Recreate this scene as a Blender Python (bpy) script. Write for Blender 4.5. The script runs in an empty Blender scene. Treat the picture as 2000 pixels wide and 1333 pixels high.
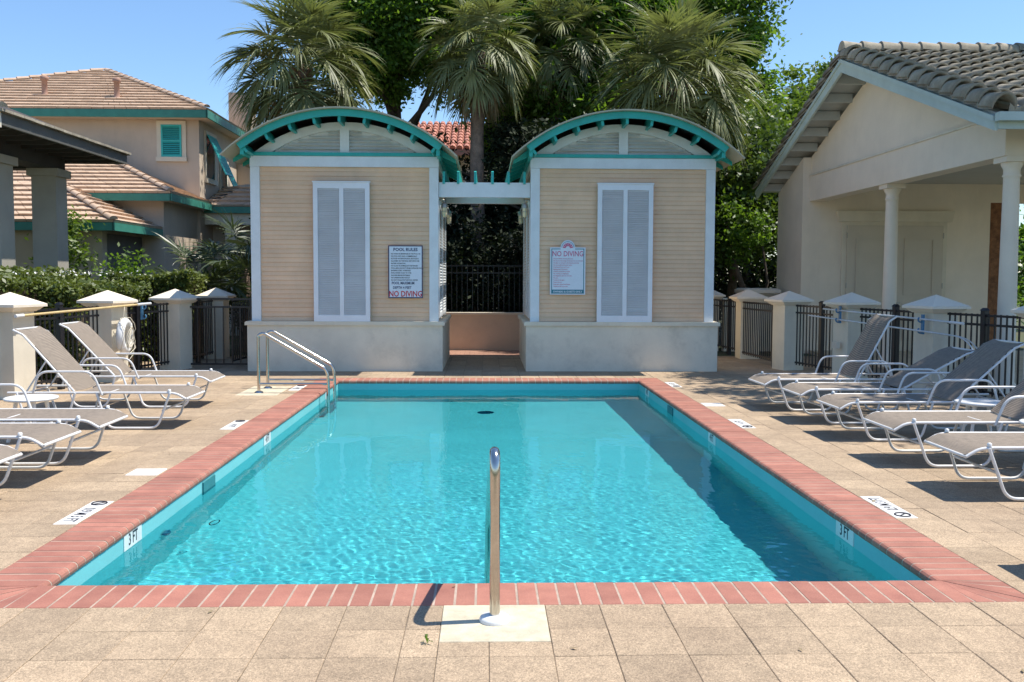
import bpy, math, random
import numpy as np
from mathutils import Vector, Matrix
R = math.radians
random.seed(7)
NP = np.random.RandomState(11)
S = bpy.context.scene
COL = S.collection

# ------------------------------------------------------------------ camera, world, sun, exposure
F_PX, CX, CY = 1800.0, 1000.0, 650.73
PITCH, YAW, ROLL = .0596, .0286, .0036
CAM = Vector((-.0567, 0, 1.6))
cam = bpy.data.objects.new('camera', bpy.data.cameras.new('camera'))
COL.objects.link(cam)
cy_, sy_, cp_, sp_ = math.cos(YAW), math.sin(YAW), math.cos(PITCH), math.sin(PITCH)
Fw = Vector((sy_ * cp_, cy_ * cp_, -sp_)); Rt = Vector((cy_, -sy_, 0)); Up = Rt.cross(Fw)
c_, s_ = math.cos(ROLL), math.sin(ROLL)
R2 = c_ * Rt + s_ * Up; U2 = -s_ * Rt + c_ * Up
m = Matrix((R2, U2, -Fw)).transposed().to_4x4(); m.translation = CAM
cam.matrix_world = m
cam.data.sensor_width = 36
cam.data.lens = 36 * F_PX / 2000
cam.data.shift_y = -(666.5 - CY) / 2000
cam.data.clip_end = 2000
S.camera = cam

SUN_EL, SUN_AZ = R(65.5), R(6)          # azimuth measured from +X towards +Y
world = bpy.data.worlds.new("World"); S.world = world; world.use_nodes = True
wn = world.node_tree
sky = wn.nodes.new('ShaderNodeTexSky'); sky.sky_type = 'NISHITA'; sky.sun_disc = False
sky.sun_elevation = SUN_EL; sky.sun_rotation = math.pi / 2 - SUN_AZ
sky.air_density = 1.15; sky.dust_density = 0.1; sky.ozone_density = 8
bg = wn.nodes['Background']; bg.inputs['Strength'].default_value = .132
wn.links.new(sky.outputs[0], bg.inputs[0])
sun = bpy.data.objects.new('sun', bpy.data.lights.new('sun', 'SUN')); COL.objects.link(sun)
sun.data.energy = 4.7; sun.data.angle = R(.5); sun.data.color = (1, .94, .85)
sd = Vector((math.cos(SUN_EL) * math.cos(SUN_AZ), math.cos(SUN_EL) * math.sin(SUN_AZ), math.sin(SUN_EL)))
sun.rotation_euler = sd.to_track_quat('Z', 'Y').to_euler()
sun.location = sd * 60
S.view_settings.view_transform = 'Standard'; S.view_settings.look = 'None'
S.view_settings.exposure = .53; S.view_settings.gamma = 1; S.view_settings.use_curve_mapping = False
S.render.engine = 'CYCLES'
S.cycles.max_bounces = 8; S.cycles.transmission_bounces = 6; S.cycles.transparent_max_bounces = 8
S.cycles.sample_clamp_indirect = 4
S.cycles.use_denoising = True
sun.data.cycles.is_caustics_light = True

# ------------------------------------------------------------------ node helpers and materials
MATS = {}
def newmat(name):
    m = bpy.data.materials.new(name); m.use_nodes = True
    MATS[name] = m
    return m, m.node_tree, m.node_tree.nodes['Principled BSDF']
def N(t, typ, **kw):
    n = t.nodes.new(typ)
    for k, v in kw.items():
        if k in n.inputs: n.inputs[k].default_value = v
        else: setattr(n, k, v)
    return n
def rgb(c): return (c[0], c[1], c[2], 1)
def surf(name, col, rough=.6, var=.12, scale=3., fine=60., bump=.15, bdist=.004, metal=0., col2=None,
         stain=0., objrand=0., spec=.5, streak=False, coat=0., stainc=.35):
    """general weathered surface: base colour varied by two noises, optional stains, fine relief"""
    m, t, p = newmat(name)
    L = t.links
    tc = N(t, 'ShaderNodeNewGeometry')
    n1 = N(t, 'ShaderNodeTexNoise', Scale=scale, Detail=5., Roughness=.6)
    L.new(tc.outputs['Position'], n1.inputs['Vector'])
    n2 = N(t, 'ShaderNodeTexNoise', Scale=fine, Detail=3., Roughness=.7)
    L.new(tc.outputs['Position'], n2.inputs['Vector'])
    a = col; b = col2 if col2 else tuple(max(0, x * (1 - var * 2)) for x in col)
    hi = tuple(min(1, x * (1 + var * .5)) for x in col)
    r1 = N(t, 'ShaderNodeMix', data_type='RGBA')
    r1.inputs[6].default_value = rgb(b); r1.inputs[7].default_value = rgb(hi)
    mr = N(t, 'ShaderNodeMapRange'); mr.inputs[1].default_value = .3; mr.inputs[2].default_value = .7
    L.new(n1.outputs[0], mr.inputs[0]); L.new(mr.outputs[0], r1.inputs[0])
    out = r1.outputs[2]
    r2 = N(t, 'ShaderNodeMix', data_type='RGBA', blend_type='MULTIPLY')
    r2.inputs[0].default_value = 1
    mr2 = N(t, 'ShaderNodeMapRange'); mr2.inputs[1].default_value = .3; mr2.inputs[2].default_value = .7
    mr2.inputs[3].default_value = 1 - var; mr2.inputs[4].default_value = 1 + var * .4
    L.new(n2.outputs[0], mr2.inputs[0]); L.new(out, r2.inputs[6]); L.new(mr2.outputs[0], r2.inputs[7])
    out = r2.outputs[2]
    if objrand:
        oi = N(t, 'ShaderNodeObjectInfo')
        mr3 = N(t, 'ShaderNodeMapRange'); mr3.inputs[3].default_value = 1 - objrand; mr3.inputs[4].default_value = 1 + objrand
        L.new(oi.outputs['Random'], mr3.inputs[0])
        r3 = N(t, 'ShaderNodeMix', data_type='RGBA', blend_type='MULTIPLY'); r3.inputs[0].default_value = 1
        L.new(out, r3.inputs[6]); L.new(mr3.outputs[0], r3.inputs[7]); out = r3.outputs[2]
    if stain:
        mp = N(t, 'ShaderNodeMapping'); mp.inputs['Scale'].default_value = (2.2, 2.2, .5) if streak else (1, 1, 1)
        L.new(tc.outputs['Position'], mp.inputs[0])
        n3 = N(t, 'ShaderNodeTexNoise', Scale=1.7, Detail=7., Roughness=.72)
        L.new(mp.outputs[0], n3.inputs['Vector'])
        mr4 = N(t, 'ShaderNodeMapRange'); mr4.inputs[1].default_value = .52; mr4.inputs[2].default_value = .78
        mr4.inputs[4].default_value = stain
        L.new(n3.outputs[0], mr4.inputs[0])
        r4 = N(t, 'ShaderNodeMix', data_type='RGBA')
        r4.inputs[7].default_value = rgb(tuple(x * stainc for x in col))
        L.new(mr4.outputs[0], r4.inputs[0]); L.new(out, r4.inputs[6]); out = r4.outputs[2]
    L.new(out, p.inputs['Base Color'])
    p.inputs['Roughness'].default_value = rough; p.inputs['Metallic'].default_value = metal
    p.inputs['Specular IOR Level'].default_value = spec
    if bump:
        bn = N(t, 'ShaderNodeBump', Strength=bump, Distance=bdist)
        L.new(n2.outputs[0], bn.inputs['Height']); L.new(bn.outputs[0], p.inputs['Normal'])
    return m

TAN = (.50, .36, .235)
def paver_mat():
    m, t, p = newmat('paver'); L = t.links
    g = N(t, 'ShaderNodeNewGeometry')
    at = N(t, 'ShaderNodeAttribute', attribute_name='rnd')
    oi = N(t, 'ShaderNodeObjectInfo')
    ad = N(t, 'ShaderNodeMath', operation='ADD'); L.new(at.outputs['Fac'], ad.inputs[0]); L.new(oi.outputs['Random'], ad.inputs[1])
    fr = N(t, 'ShaderNodeMath', operation='FRACT'); L.new(ad.outputs[0], fr.inputs[0])
    big = N(t, 'ShaderNodeTexNoise', Scale=.9, Detail=6., Roughness=.65); L.new(g.outputs['Position'], big.inputs['Vector'])
    mid = N(t, 'ShaderNodeTexNoise', Scale=9., Detail=5., Roughness=.7); L.new(g.outputs['Position'], mid.inputs['Vector'])
    sp = N(t, 'ShaderNodeTexVoronoi', Scale=150.); L.new(g.outputs['Position'], sp.inputs['Vector'])
    fi = N(t, 'ShaderNodeTexNoise', Scale=230., Detail=3.); L.new(g.outputs['Position'], fi.inputs['Vector'])
    base = N(t, 'ShaderNodeMix', data_type='RGBA'); base.inputs[6].default_value = rgb((.375, .275, .18)); base.inputs[7].default_value = rgb((.485, .365, .24))
    mr = N(t, 'ShaderNodeMapRange'); mr.inputs[1].default_value = .32; mr.inputs[2].default_value = .68
    L.new(big.outputs[0], mr.inputs[0]); L.new(mr.outputs[0], base.inputs[0])
    out = base.outputs[2]
    def mul(src, lo, hi, a=0., b=1.):
        nonlocal out
        k = N(t, 'ShaderNodeMapRange'); k.inputs[1].default_value = a; k.inputs[2].default_value = b
        k.inputs[3].default_value = lo; k.inputs[4].default_value = hi
        L.new(src, k.inputs[0])
        x = N(t, 'ShaderNodeMix', data_type='RGBA', blend_type='MULTIPLY'); x.inputs[0].default_value = 1
        L.new(out, x.inputs[6]); L.new(k.outputs[0], x.inputs[7]); out = x.outputs[2]
    mul(fr.outputs[0], .84, 1.08)
    mul(mid.outputs[0], .84, 1.06, .32, .62)
    mul(sp.outputs['Color'], .60, 1.24)
    mul(fi.outputs[0], .68, 1.22, .3, .7)
    L.new(out, p.inputs['Base Color']); p.inputs['Roughness'].default_value = .88
    b1 = N(t, 'ShaderNodeBump', Strength=.55, Distance=.003)
    L.new(fi.outputs[0], b1.inputs['Height']); L.new(b1.outputs[0], p.inputs['Normal'])
    return m
paver_mat()
surf('sand_joint', (.24, .185, .13), .95, .5, 3, 60, col2=(.10, .08, .055))
surf('brick', (.39, .165, .115), .75, .2, 5, 120, .3, .002, col2=(.31, .12, .085), objrand=.13, stain=.4, stainc=.62)
surf('mortar', (.48, .37, .29), .9, .18, 8, 150, .3, .002)
surf('plate_concrete', (.66, .58, .42), .85, .16, 9, 160, .4, .003, stain=.7, stainc=.55)
surf('pool_plaster', (.19, .55, .565), .7, .04, 1.2, 40, 0)
surf('skimmer_teal', (.04, .22, .24), .6, .1, 4, 60, 0)
surf('white_resin', (.78, .78, .76), .35, .04, 6, 60, 0)
surf('white_tube', (.74, .73, .71), .32, .07, 8, 90, 0, stain=.3, stainc=.55)
surf('white_paint', (.76, .80, .82), .45, .05, 3, 60, .06, .002, stain=.25, stainc=.72, streak=True)
surf('shutter_white', (.80, .82, .86), .45, .04, 3, 60, .05, .002)
surf('slat_white', (.80, .795, .79), .5, .04, 3, 60, 0)
surf('gable_white', (.80, .81, .77), .5, .05, 3, 60, .05, .002, stain=.35, stainc=.7)
surf('siding', (.83, .565, .365), .6, .06, 2.5, 70, .08, .002, objrand=.05, stain=.30, stainc=.72, streak=True)
surf('stucco_cream', (.76, .69, .55), .85, .06, 2., 130, .5, .004, stain=.4, stainc=.62, streak=True)
surf('stucco_base', (.77, .71, .58), .85, .06, 2., 130, .45, .004, stain=.6, stainc=.5, streak=False)
surf('stucco_peach', (.70, .55, .41), .85, .06, 2., 130, .4, .004, stain=.3, stainc=.6)
surf('stucco_white', (.84, .74, .60), .85, .045, 1.5, 120, .4, .004, stain=.25, stainc=.72, streak=True)
surf('stucco_house', (.60, .495, .385), .85, .06, 1.5, 90, .4, .006, stain=.35, stainc=.65, streak=True)
surf('stucco_shade', (.16, .145, .13), .85, .1, 2, 90, .3, .004)  # dark stucco tone for the shade painted on the house side wall
surf('pavilion_stone', (.40, .37, .31), .85, .06, 2, 110, .4, .004, stain=.3, stainc=.6, streak=True)
surf('teal', (.02, .42, .38), .45, .08, 4, 60, .05, .002, stain=.25, stainc=.55)
surf('teal_dull', (.05, .26, .19), .5, .1, 4, 60, .05, .002)
surf('teal_shutter', (.04, .50, .47), .5, .06, 4, 60, 0)
surf('aqua_trim', (.50, .60, .56), .5, .06, 3, 60, .05, .002, stain=.3, stainc=.65)
surf('grey_trim', (.46, .48, .46), .5, .06, 3, 60, .05, .002)
surf('roof_sheet', (.50, .45, .33), .45, .07, 2, 60, .05, .002, stain=.4, stainc=.6)
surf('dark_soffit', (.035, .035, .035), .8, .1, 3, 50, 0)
surf('wood_dark', (.05, .045, .04), .75, .15, 3, 50, .1, .003)
surf('pavilion_fascia', (.11, .11, .10), .7, .1, 3, 60, .1, .003)
surf('black_metal', (.013, .013, .016), .38, .1, 5, 60, 0)
surf('chrome', (.62, .58, .52), .2, .1, 6, 40, 0, metal=1.)
surf('steel', (.60, .57, .52), .16, .08, 5, 30, 0, metal=1.)
surf('tile_grey', (.39, .345, .265), .85, .18, 5, 60, .5, .006, objrand=.16, stain=.6, stainc=.4)
surf('tile_pink', (.60, .43, .30), .85, .12, 4, 60, .4, .004, stain=.3, stainc=.6)
surf('tile_orange', (.50, .21, .14), .85, .15, 4, 60, .3, .004, stain=.3, stainc=.5)
surf('roof_under', (.06, .05, .045), .9, .1, 3, 50, 0)
surf('clay_pipe', (.45, .27, .2), .8, .1, 5, 60, 0)
surf('glass_dark', (.02, .03, .035), .08, .05, 2, 20, 0)
surf('lamp_metal', (.42, .40, .36), .4, .1, 9, 60, 0, metal=.7)
surf('lamp_glass', (.85, .72, .45), .15, .05, 9, 60, 0)
surf('ink_black', (.02, .02, .03), .6, .05, 5, 40, 0)
surf('ink_navy', (.03, .04, .12), .6, .05, 5, 40, 0)
surf('ink_red', (.60, .04, .05), .6, .05, 5, 40, 0)
surf('ink_pink', (.62, .12, .24), .6, .05, 5, 40, 0)
surf('sign_white', (.72, .78, .86), .4, .03, 5, 40, 0)
surf('sign_teal', (.02, .20, .27), .4, .05, 5, 40, 0)
surf('marker_white', (.80, .80, .78), .4, .08, 8, 80, 0, stain=.3, stainc=.6)
surf('blue_plastic', (.07, .22, .38), .5, .1, 5, 40, 0)
surf('pole_yellow', (.66, .50, .24), .5, .1, 5, 60, 0)
surf('pole_white', (.66, .68, .68), .4, .1, 5, 60, 0)
surf('rope', (.62, .57, .46), .9, .1, 5, 90, .2, .002)
surf('bark', (.16, .12, .085), .95, .3, 4, 35, .9, .02)
surf('palm_bark', (.30, .22, .165), .95, .25, 6, 30, 1., .02)
surf('boot', (.30, .17, .10), .9, .25, 8, 40, .5, .01, objrand=.25)
surf('lawn', (.06, .085, .03), .95, .3, 1.5, 50, .5, .02, col2=(.10, .085, .045))
surf('terracotta', (.40, .22, .15), .8, .15, 4, 60, .2, .003)
surf('door_cream', (.60, .53, .42), .5, .04, 2, 50, .03, .002)
surf('stone_brown', (.32, .15, .07), .9, .3, 9, 40, .7, .02, col2=(.14, .06, .03))
surf('ceiling_grey', (.50, .49, .45), .7, .04, 2, 60, 0)

def sling_mat(name, col):
    m, t, p = newmat(name); L = t.links
    tc = N(t, 'ShaderNodeTexCoord')
    w = N(t, 'ShaderNodeTexWave', Scale=26., bands_direction='X'); w.inputs['Distortion'].default_value = 1.2
    w.inputs['Detail'].default_value = 3
    L.new(tc.outputs['Object'], w.inputs['Vector'])
    n = N(t, 'ShaderNodeTexNoise', Scale=25., Detail=5.); L.new(tc.outputs['Object'], n.inputs['Vector'])
    mx = N(t, 'ShaderNodeMix', data_type='RGBA')
    mx.inputs[6].default_value = rgb(tuple(c * .55 for c in col)); mx.inputs[7].default_value = rgb(tuple(c * 1.3 for c in col))
    ml = N(t, 'ShaderNodeMath', operation='MULTIPLY'); L.new(w.outputs['Fac'], ml.inputs[0]); L.new(n.outputs[0], ml.inputs[1])
    ml2 = N(t, 'ShaderNodeMath', operation='MULTIPLY'); L.new(ml.outputs[0], ml2.inputs[0]); ml2.inputs[1].default_value = 1.9
    L.new(ml2.outputs[0], mx.inputs[0]); L.new(mx.outputs[2], p.inputs['Base Color'])
    p.inputs['Roughness'].default_value = .8
    tr = N(t, 'ShaderNodeBsdfTranslucent'); tr.inputs[0].default_value = rgb(tuple(c * .8 for c in col))
    ms = N(t, 'ShaderNodeMixShader'); ms.inputs[0].default_value = .02
    L.new(p.outputs[0], ms.inputs[1]); L.new(tr.outputs[0], ms.inputs[2])
    L.new(ms.outputs[0], t.nodes['Material Output'].inputs[0])
sling_mat('sling', (.245, .20, .155))

def leaf_mat(name, c1, c2, trans=.35, rough=.45, tint=(1.35, 1.35, .5)):
    m, t, p = newmat(name); L = t.links
    at = N(t, 'ShaderNodeAttribute', attribute_name='rnd')
    g = N(t, 'ShaderNodeNewGeometry')
    n = N(t, 'ShaderNodeTexNoise', Scale=.8, Detail=3.); L.new(g.outputs['Position'], n.inputs['Vector'])
    ad = N(t, 'ShaderNodeMath', operation='MULTIPLY_ADD'); ad.inputs[1].default_value = .6
    L.new(at.outputs['Fac'], ad.inputs[0])
    sb = N(t, 'ShaderNodeMath', operation='MULTIPLY_ADD'); sb.inputs[1].default_value = 1.2; sb.inputs[2].default_value = -.4
    L.new(n.outputs[0], sb.inputs[0]); L.new(sb.outputs[0], ad.inputs[2])
    mx = N(t, 'ShaderNodeMix', data_type='RGBA'); mx.inputs[6].default_value = rgb(c1); mx.inputs[7].default_value = rgb(c2)
    L.new(ad.outputs[0], mx.inputs[0]); L.new(mx.outputs[2], p.inputs['Base Color'])
    p.inputs['Roughness'].default_value = rough; p.inputs['Specular IOR Level'].default_value = .5
    tr = N(t, 'ShaderNodeBsdfTranslucent')
    mt = N(t, 'ShaderNodeMix', data_type='RGBA', blend_type='MULTIPLY'); mt.inputs[0].default_value = 1
    mt.inputs[7].default_value = rgb(tint); L.new(mx.outputs[2], mt.inputs[6]); L.new(mt.outputs[2], tr.inputs[0])
    ms = N(t, 'ShaderNodeMixShader'); ms.inputs[0].default_value = trans
    L.new(p.outputs[0], ms.inputs[1]); L.new(tr.outputs[0], ms.inputs[2])
    L.new(ms.outputs[0], t.nodes['Material Output'].inputs[0])
leaf_mat('leaf_oak', (.05, .11, .018), (.18, .30, .05), .55)
leaf_mat('leaf_dark_shade', (.006, .013, .004), (.022, .038, .010), .12, .8)  # near-black leaf colour with the passage's deep shade painted in
leaf_mat('leaf_mid', (.03, .058, .012), (.11, .17, .035), .4)
leaf_mat('leaf_bright', (.07, .13, .02), (.17, .25, .05), .4)
leaf_mat('leaf_hedge', (.05, .085, .02), (.18, .22, .06), .3)
leaf_mat('frond_green', (.08, .10, .035), (.30, .32, .13), .25, .52, (1.2, 1.3, .7))
leaf_mat('frond_dry', (.20, .15, .08), (.34, .27, .15), .2, .6, (1.1, 1, .7))
leaf_mat('frond_dark', (.03, .045, .02), (.10, .13, .055), .2, .4, (1.2, 1.3, .7))

def water_mat():
    m, t, p = newmat('pool_water'); L = t.links
    t.nodes.remove(p)
    gl = N(t, 'ShaderNodeBsdfGlass', Roughness=0., IOR=1.33); gl.inputs[0].default_value = (.60, .95, .99, 1)
    L.new(gl.outputs[0], t.nodes['Material Output'].inputs[0])
water_mat()

# ------------------------------------------------------------------ mesh helpers
ORIG = {}
def tag(o, label=None, cat=None, group=None, kind=None):
    if label: o['label'] = label
    if cat: o['category'] = cat
    if group: o['group'] = group
    if kind: o['kind'] = kind
    return o
def thing(name, loc, label, cat, group=None, rz=0.):
    o = bpy.data.objects.new(name, None); COL.objects.link(o)
    o.location = loc; o.rotation_euler = (0, 0, rz); o.empty_display_size = .1
    ORIG[o.name] = Vector(loc)
    return tag(o, label, cat, group)
class MB:
    def __init__(s): s.v = []; s.f = []; s.sm = []
    def add(s, vs, fs, smooth=False):
        b = len(s.v); s.v += [tuple(v) for v in vs]
        for f in fs: s.f.append(tuple(i + b for i in f)); s.sm.append(smooth)
        return s
    def box(s, x0, x1, y0, y1, z0, z1, M=None):
        vs = [Vector((x, y, z)) for z in (z0, z1) for y in (y0, y1) for x in (x0, x1)]
        if M is not None: vs = [M @ v for v in vs]
        return s.add(vs, [(0, 2, 3, 1), (4, 5, 7, 6), (0, 1, 5, 4), (2, 6, 7, 3), (0, 4, 6, 2), (1, 3, 7, 5)])
    def bbox(s, x0, x1, y0, y1, z0, z1, b=.004):
        """box with chamfered top edges"""
        vs = [(x0, y0, z0), (x1, y0, z0), (x1, y1, z0), (x0, y1, z0), (x0, y0, z1 - b), (x1, y0, z1 - b), (x1, y1, z1 - b), (x0, y1, z1 - b),
              (x0 + b, y0 + b, z1), (x1 - b, y0 + b, z1), (x1 - b, y1 - b, z1), (x0 + b, y1 - b, z1)]
        fs = [(0, 3, 2, 1), (8, 9, 10, 11)]
        for i in range(4):
            j = (i + 1) % 4; fs += [(i, j, j + 4, i + 4), (i + 4, j + 4, j + 8, i + 8)]
        return s.add(vs, fs)
    def prism(s, pts, d0, d1, axis='y'):
        """polygon pts (a,b) extruded along axis between d0 and d1"""
        n = len(pts)
        def P(a, b, d): return {'y': (a, d, b), 'x': (d, a, b), 'z': (a, b, d)}[axis]
        vs = [P(a, b, d0) for a, b in pts] + [P(a, b, d1) for a, b in pts]
        fs = [tuple(range(n)), tuple(range(2 * n - 1, n - 1, -1))] + [(i, (i + 1) % n + 0, (i + 1) % n + n, i + n)[::-1] for i in range(n)]
        return s.add(vs, fs)
    def frustum(s, cx, cy, z0, z1, h0, h1):
        vs = [(cx - h0, cy - h0, z0), (cx + h0, cy - h0, z0), (cx + h0, cy + h0, z0), (cx - h0, cy + h0, z0),
              (cx - h1, cy - h1, z1), (cx + h1, cy - h1, z1), (cx + h1, cy + h1, z1), (cx - h1, cy + h1, z1)]
        return s.add(vs, [(0, 3, 2, 1), (4, 5, 6, 7), (0, 1, 5, 4), (1, 2, 6, 5), (2, 3, 7, 6), (3, 0, 4, 7)])
    def tube(s, path, r, seg=8, close=False):
        pts = [Vector(p) for p in path]; n = len(pts)
        rr = r if hasattr(r, '__len__') else [r] * n
        vs = []; prev = None
        for i, p in enumerate(pts):
            a = pts[i - 1] if (i or close) else p; b = pts[(i + 1) % n] if (i < n - 1 or close) else p
            d = (b - a).normalized()
            if prev is None: u = d.cross(Vector((0, 0, 1)) if abs(d.z) < .9 else Vector((0, 1, 0))).normalized()
            else: u = (prev - d * prev.dot(d)).normalized()
            prev = u; w = d.cross(u)
            for k in range(seg):
                t = 2 * math.pi * k / seg; vs.append(p + (u * math.cos(t) + w * math.sin(t)) * rr[i])
        fs = []
        for i in range(n if close else n - 1):
            j = (i + 1) % n
            for k in range(seg):
                l = (k + 1) % seg; fs.append((i * seg + k, i * seg + l, j * seg + l, j * seg + k))
        s.add(vs, fs, True)
        if not close: s.add(vs[:seg], [tuple(range(seg - 1, -1, -1))]); s.add(vs[-seg:], [tuple(range(seg))])
        return s
    def lathe(s, prof, cx=0, cy=0, seg=20, z0=0):
        vs = []; n = len(prof)
        for r, z in prof:
            for k in range(seg):
                t = 2 * math.pi * k / seg; vs.append((cx + r * math.cos(t), cy + r * math.sin(t), z + z0))
        fs = [(i * seg + k, i * seg + (k + 1) % seg, (i + 1) * seg + (k + 1) % seg, (i + 1) * seg + k) for i in range(n - 1) for k in range(seg)]
        s.add(vs, fs, True)
        s.add(vs[:seg], [tuple(range(seg - 1, -1, -1))]); s.add(vs[-seg:], [tuple(range(seg))])
        return s
    def mesh(s, name, mat, off=(0, 0, 0)):
        me = bpy.data.meshes.new(name)
        o = Vector(off)
        me.from_pydata([Vector(v) - o for v in s.v], [], s.f)
        me.polygons.foreach_set('use_smooth', s.sm)
        me.materials.append(MATS[mat]); me.update()
        return me
    def build(s, name, mat, parent=None, world=False):
        root = parent
        while root is not None and root.parent: root = root.parent
        off = ORIG.get(root.name, (0, 0, 0)) if (root is not None and world) else (0, 0, 0)
        return link(name, s.mesh(name, mat, off), parent)
def link(name, me, parent=None, loc=(0, 0, 0), rot=None):
    o = bpy.data.objects.new(name, me); COL.objects.link(o)
    if parent is not None: o.parent = parent
    o.location = loc
    if rot is not None: o.rotation_euler = rot
    return o
def copy_tree(o, parent=None):
    c = o.copy(); COL.objects.link(c)
    if parent is not None: c.parent = parent
    for ch in [x for x in KIDS(o)]: copy_tree(ch, c)
    return c
def KIDS(o): return [x for x in o.children]
def arc(p0, p1, p2, n=6):
    """smooth corner path p0->p1->p2 (quadratic)"""
    p0, p1, p2 = map(Vector, (p0, p1, p2)); out = []
    for i in range(n + 1):
        t = i / n; out.append((1 - t) ** 2 * p0 + 2 * t * (1 - t) * p1 + t * t * p2)
    return out
def rounded(pts, r, n=5):
    pts = [Vector(p) for p in pts]; out = [pts[0]]
    for i in range(1, len(pts) - 1):
        a, b, c = pts[i - 1], pts[i], pts[i + 1]
        ra = min(r, (a - b).length * .45, (c - b).length * .45)
        out += arc(b + (a - b).normalized() * ra, b, b + (c - b).normalized() * ra, n)
    return out + [pts[-1]]
def text_obj(name, s, mat, size, parent, loc, rot, align='CENTER', xs=1., bold=0., label=None, spacing=1., line=1., up='BOTTOM_BASELINE'):
    cu = bpy.data.curves.new(name, 'FONT'); cu.body = s; cu.size = size; cu.align_x = align; cu.extrude = .0008
    cu.offset = bold; cu.space_character = spacing; cu.space_line = line; cu.resolution_u = 2
    tmp = bpy.data.objects.new('tmp_text', cu); COL.objects.link(tmp)
    dg = bpy.context.evaluated_depsgraph_get()
    me = bpy.data.meshes.new_from_object(tmp.evaluated_get(dg))
    bpy.data.objects.remove(tmp)
    me.materials.clear(); me.materials.append(MATS[mat])
    o = link(name, me, parent, loc, rot); o.scale = (xs, 1, 1)
    if label: o['label'] = label
    return o
def quads_mesh(name, V, mat, rnd=None):
    """V: (n,4,3) array of separate quads"""
    n = len(V); me = bpy.data.meshes.new(name)
    me.vertices.add(n * 4); me.vertices.foreach_set('co', V.reshape(-1).astype(np.float32))
    me.loops.add(n * 4); me.loops.foreach_set('vertex_index', np.arange(n * 4, dtype=np.int32))
    me.polygons.add(n); me.polygons.foreach_set('loop_start', np.arange(0, n * 4, 4, dtype=np.int32))
    me.materials.append(MATS[mat])
    a = me.attributes.new('rnd', 'FLOAT', 'FACE')
    a.data.foreach_set('value', (NP.rand(n) if rnd is None else rnd).astype(np.float32))
    me.update(calc_edges=True)
    return me

# ------------------------------------------------------------------ ground, pool, deck
HW, YN, YF, CO = 2.343, 4.779, 14.357, .349         # pool half width, near and far edge, coping width
WZ = -.150                                            # water level
PS = .308
DX0, DX1, DY0, DY1 = -7.1, 7.1, .3, 18.9
g = MB()
B = 350
for (a, b, c, d) in [(-B, DX0, -B, B), (DX1, B, -B, B), (DX0, DX1, -B, DY0), (DX0, DX1, DY1, B)]:
    g.add([(a, c, -.06), (b, c, -.06), (b, d, -.06), (a, d, -.06)], [(0, 1, 2, 3)])
tag(g.build('ground', 'lawn'), 'mulch and lawn ground around the pool terrace', kind='structure')
ox0, ox1, oy0, oy1 = -HW - CO, HW + CO, YN - CO, YF + CO
g = MB()
for (a, b, c, d) in [(DX0, ox0 + .05, DY0, DY1), (ox1 - .05, DX1, DY0, DY1), (ox0 + .05, ox1 - .05, DY0, oy0 + .05), (ox0 + .05, ox1 - .05, oy1 - .05, DY1)]:
    g.box(a, b, c, d, -.08, -.0045)
deck = tag(g.build('pool_deck', 'sand_joint'), 'tan square paver deck round the pool', kind='structure')

def pav_rects():
    out = []
    def grid(xa, xb, ya, yb, px, py):
        i0 = math.floor((xa - px) / PS) - 1; i1 = math.ceil((xb - px) / PS) + 1
        j0 = math.floor((ya - py) / PS) - 1; j1 = math.ceil((yb - py) / PS) + 1
        for i in range(i0, i1):
            for j in range(j0, j1):
                r = [max(px + i * PS, xa), min(px + (i + 1) * PS, xb), max(py + j * PS, ya), min(py + (j + 1) * PS, yb)]
                if r[1] - r[0] > .03 and r[3] - r[2] > .03: out.append(r)
    pl = (-.262, .236, 3.972, 4.430)       # handrail footing plate cut out of the pavers
    grid(DX0, pl[0], DY0, oy0, .194, oy0); grid(pl[1], DX1, DY0, oy0, .194, oy0); grid(pl[0], pl[1], DY0, pl[2], -.04, oy0)
    grid(DX0, ox0, oy0, oy1, ox0, oy0); grid(ox1, DX1, oy0, oy1, ox1, oy0)
    grid(DX0, DX1, oy1, DY1, .194, oy1)
    cut = [(-3.46, -2.88, 12.47, 13.55), (-2.97, -2.70, 7.42, 7.69), (2.70, 2.97, 11.42, 11.72)]
    res = []
    for r in out:
        if any(r[0] > c[0] - .01 and r[1] < c[1] + .01 and r[2] > c[2] - .01 and r[3] < c[3] + .01 for c in cut): continue
        res.append(r)
    return res
rects = pav_rects()
def key(r):
    x = (r[0] + r[1]) / 2; y = (r[2] + r[3]) / 2
    vis = y > 2.75 and abs(x + .057) / y < .60
    return (0 if vis else 1, y * y + x * x * .3)
rects.sort(key=key)
pav_cache = {}
for i, r in enumerate(rects[:300]):
    w, h = round(r[1] - r[0], 3), round(r[3] - r[2], 3)
    if (w, h) not in pav_cache:
        q = MB(); q.bbox(-w / 2 + .0016, w / 2 - .0016, -h / 2 + .0016, h / 2 - .0016, -.03, 0, .0026)
        pav_cache[(w, h)] = q.mesh('paver', 'paver')
    link('paver', pav_cache[(w, h)], deck, ((r[0] + r[1]) / 2 + random.uniform(-.0012, .0012), (r[2] + r[3]) / 2 + random.uniform(-.0012, .0012), random.uniform(-.0012, .0012)),
         (random.gauss(0, .0035), random.gauss(0, .0035), random.gauss(0, .0022)))
q = MB(); rn = []
for r in rects[300:]:
    z = random.uniform(-.001, .001); n0 = len(q.f)
    q.bbox(r[0] + .0022, r[1] - .0022, r[2] + .0022, r[3] - .0022, -.03, z, .003)
    rn += [random.random()] * (len(q.f) - n0)
o = q.build('paver_field', 'paver', deck); o['kind'] = 'stuff'
at = o.data.attributes.new('rnd', 'FLOAT', 'FACE'); at.data.foreach_set('value', rn)

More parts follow.
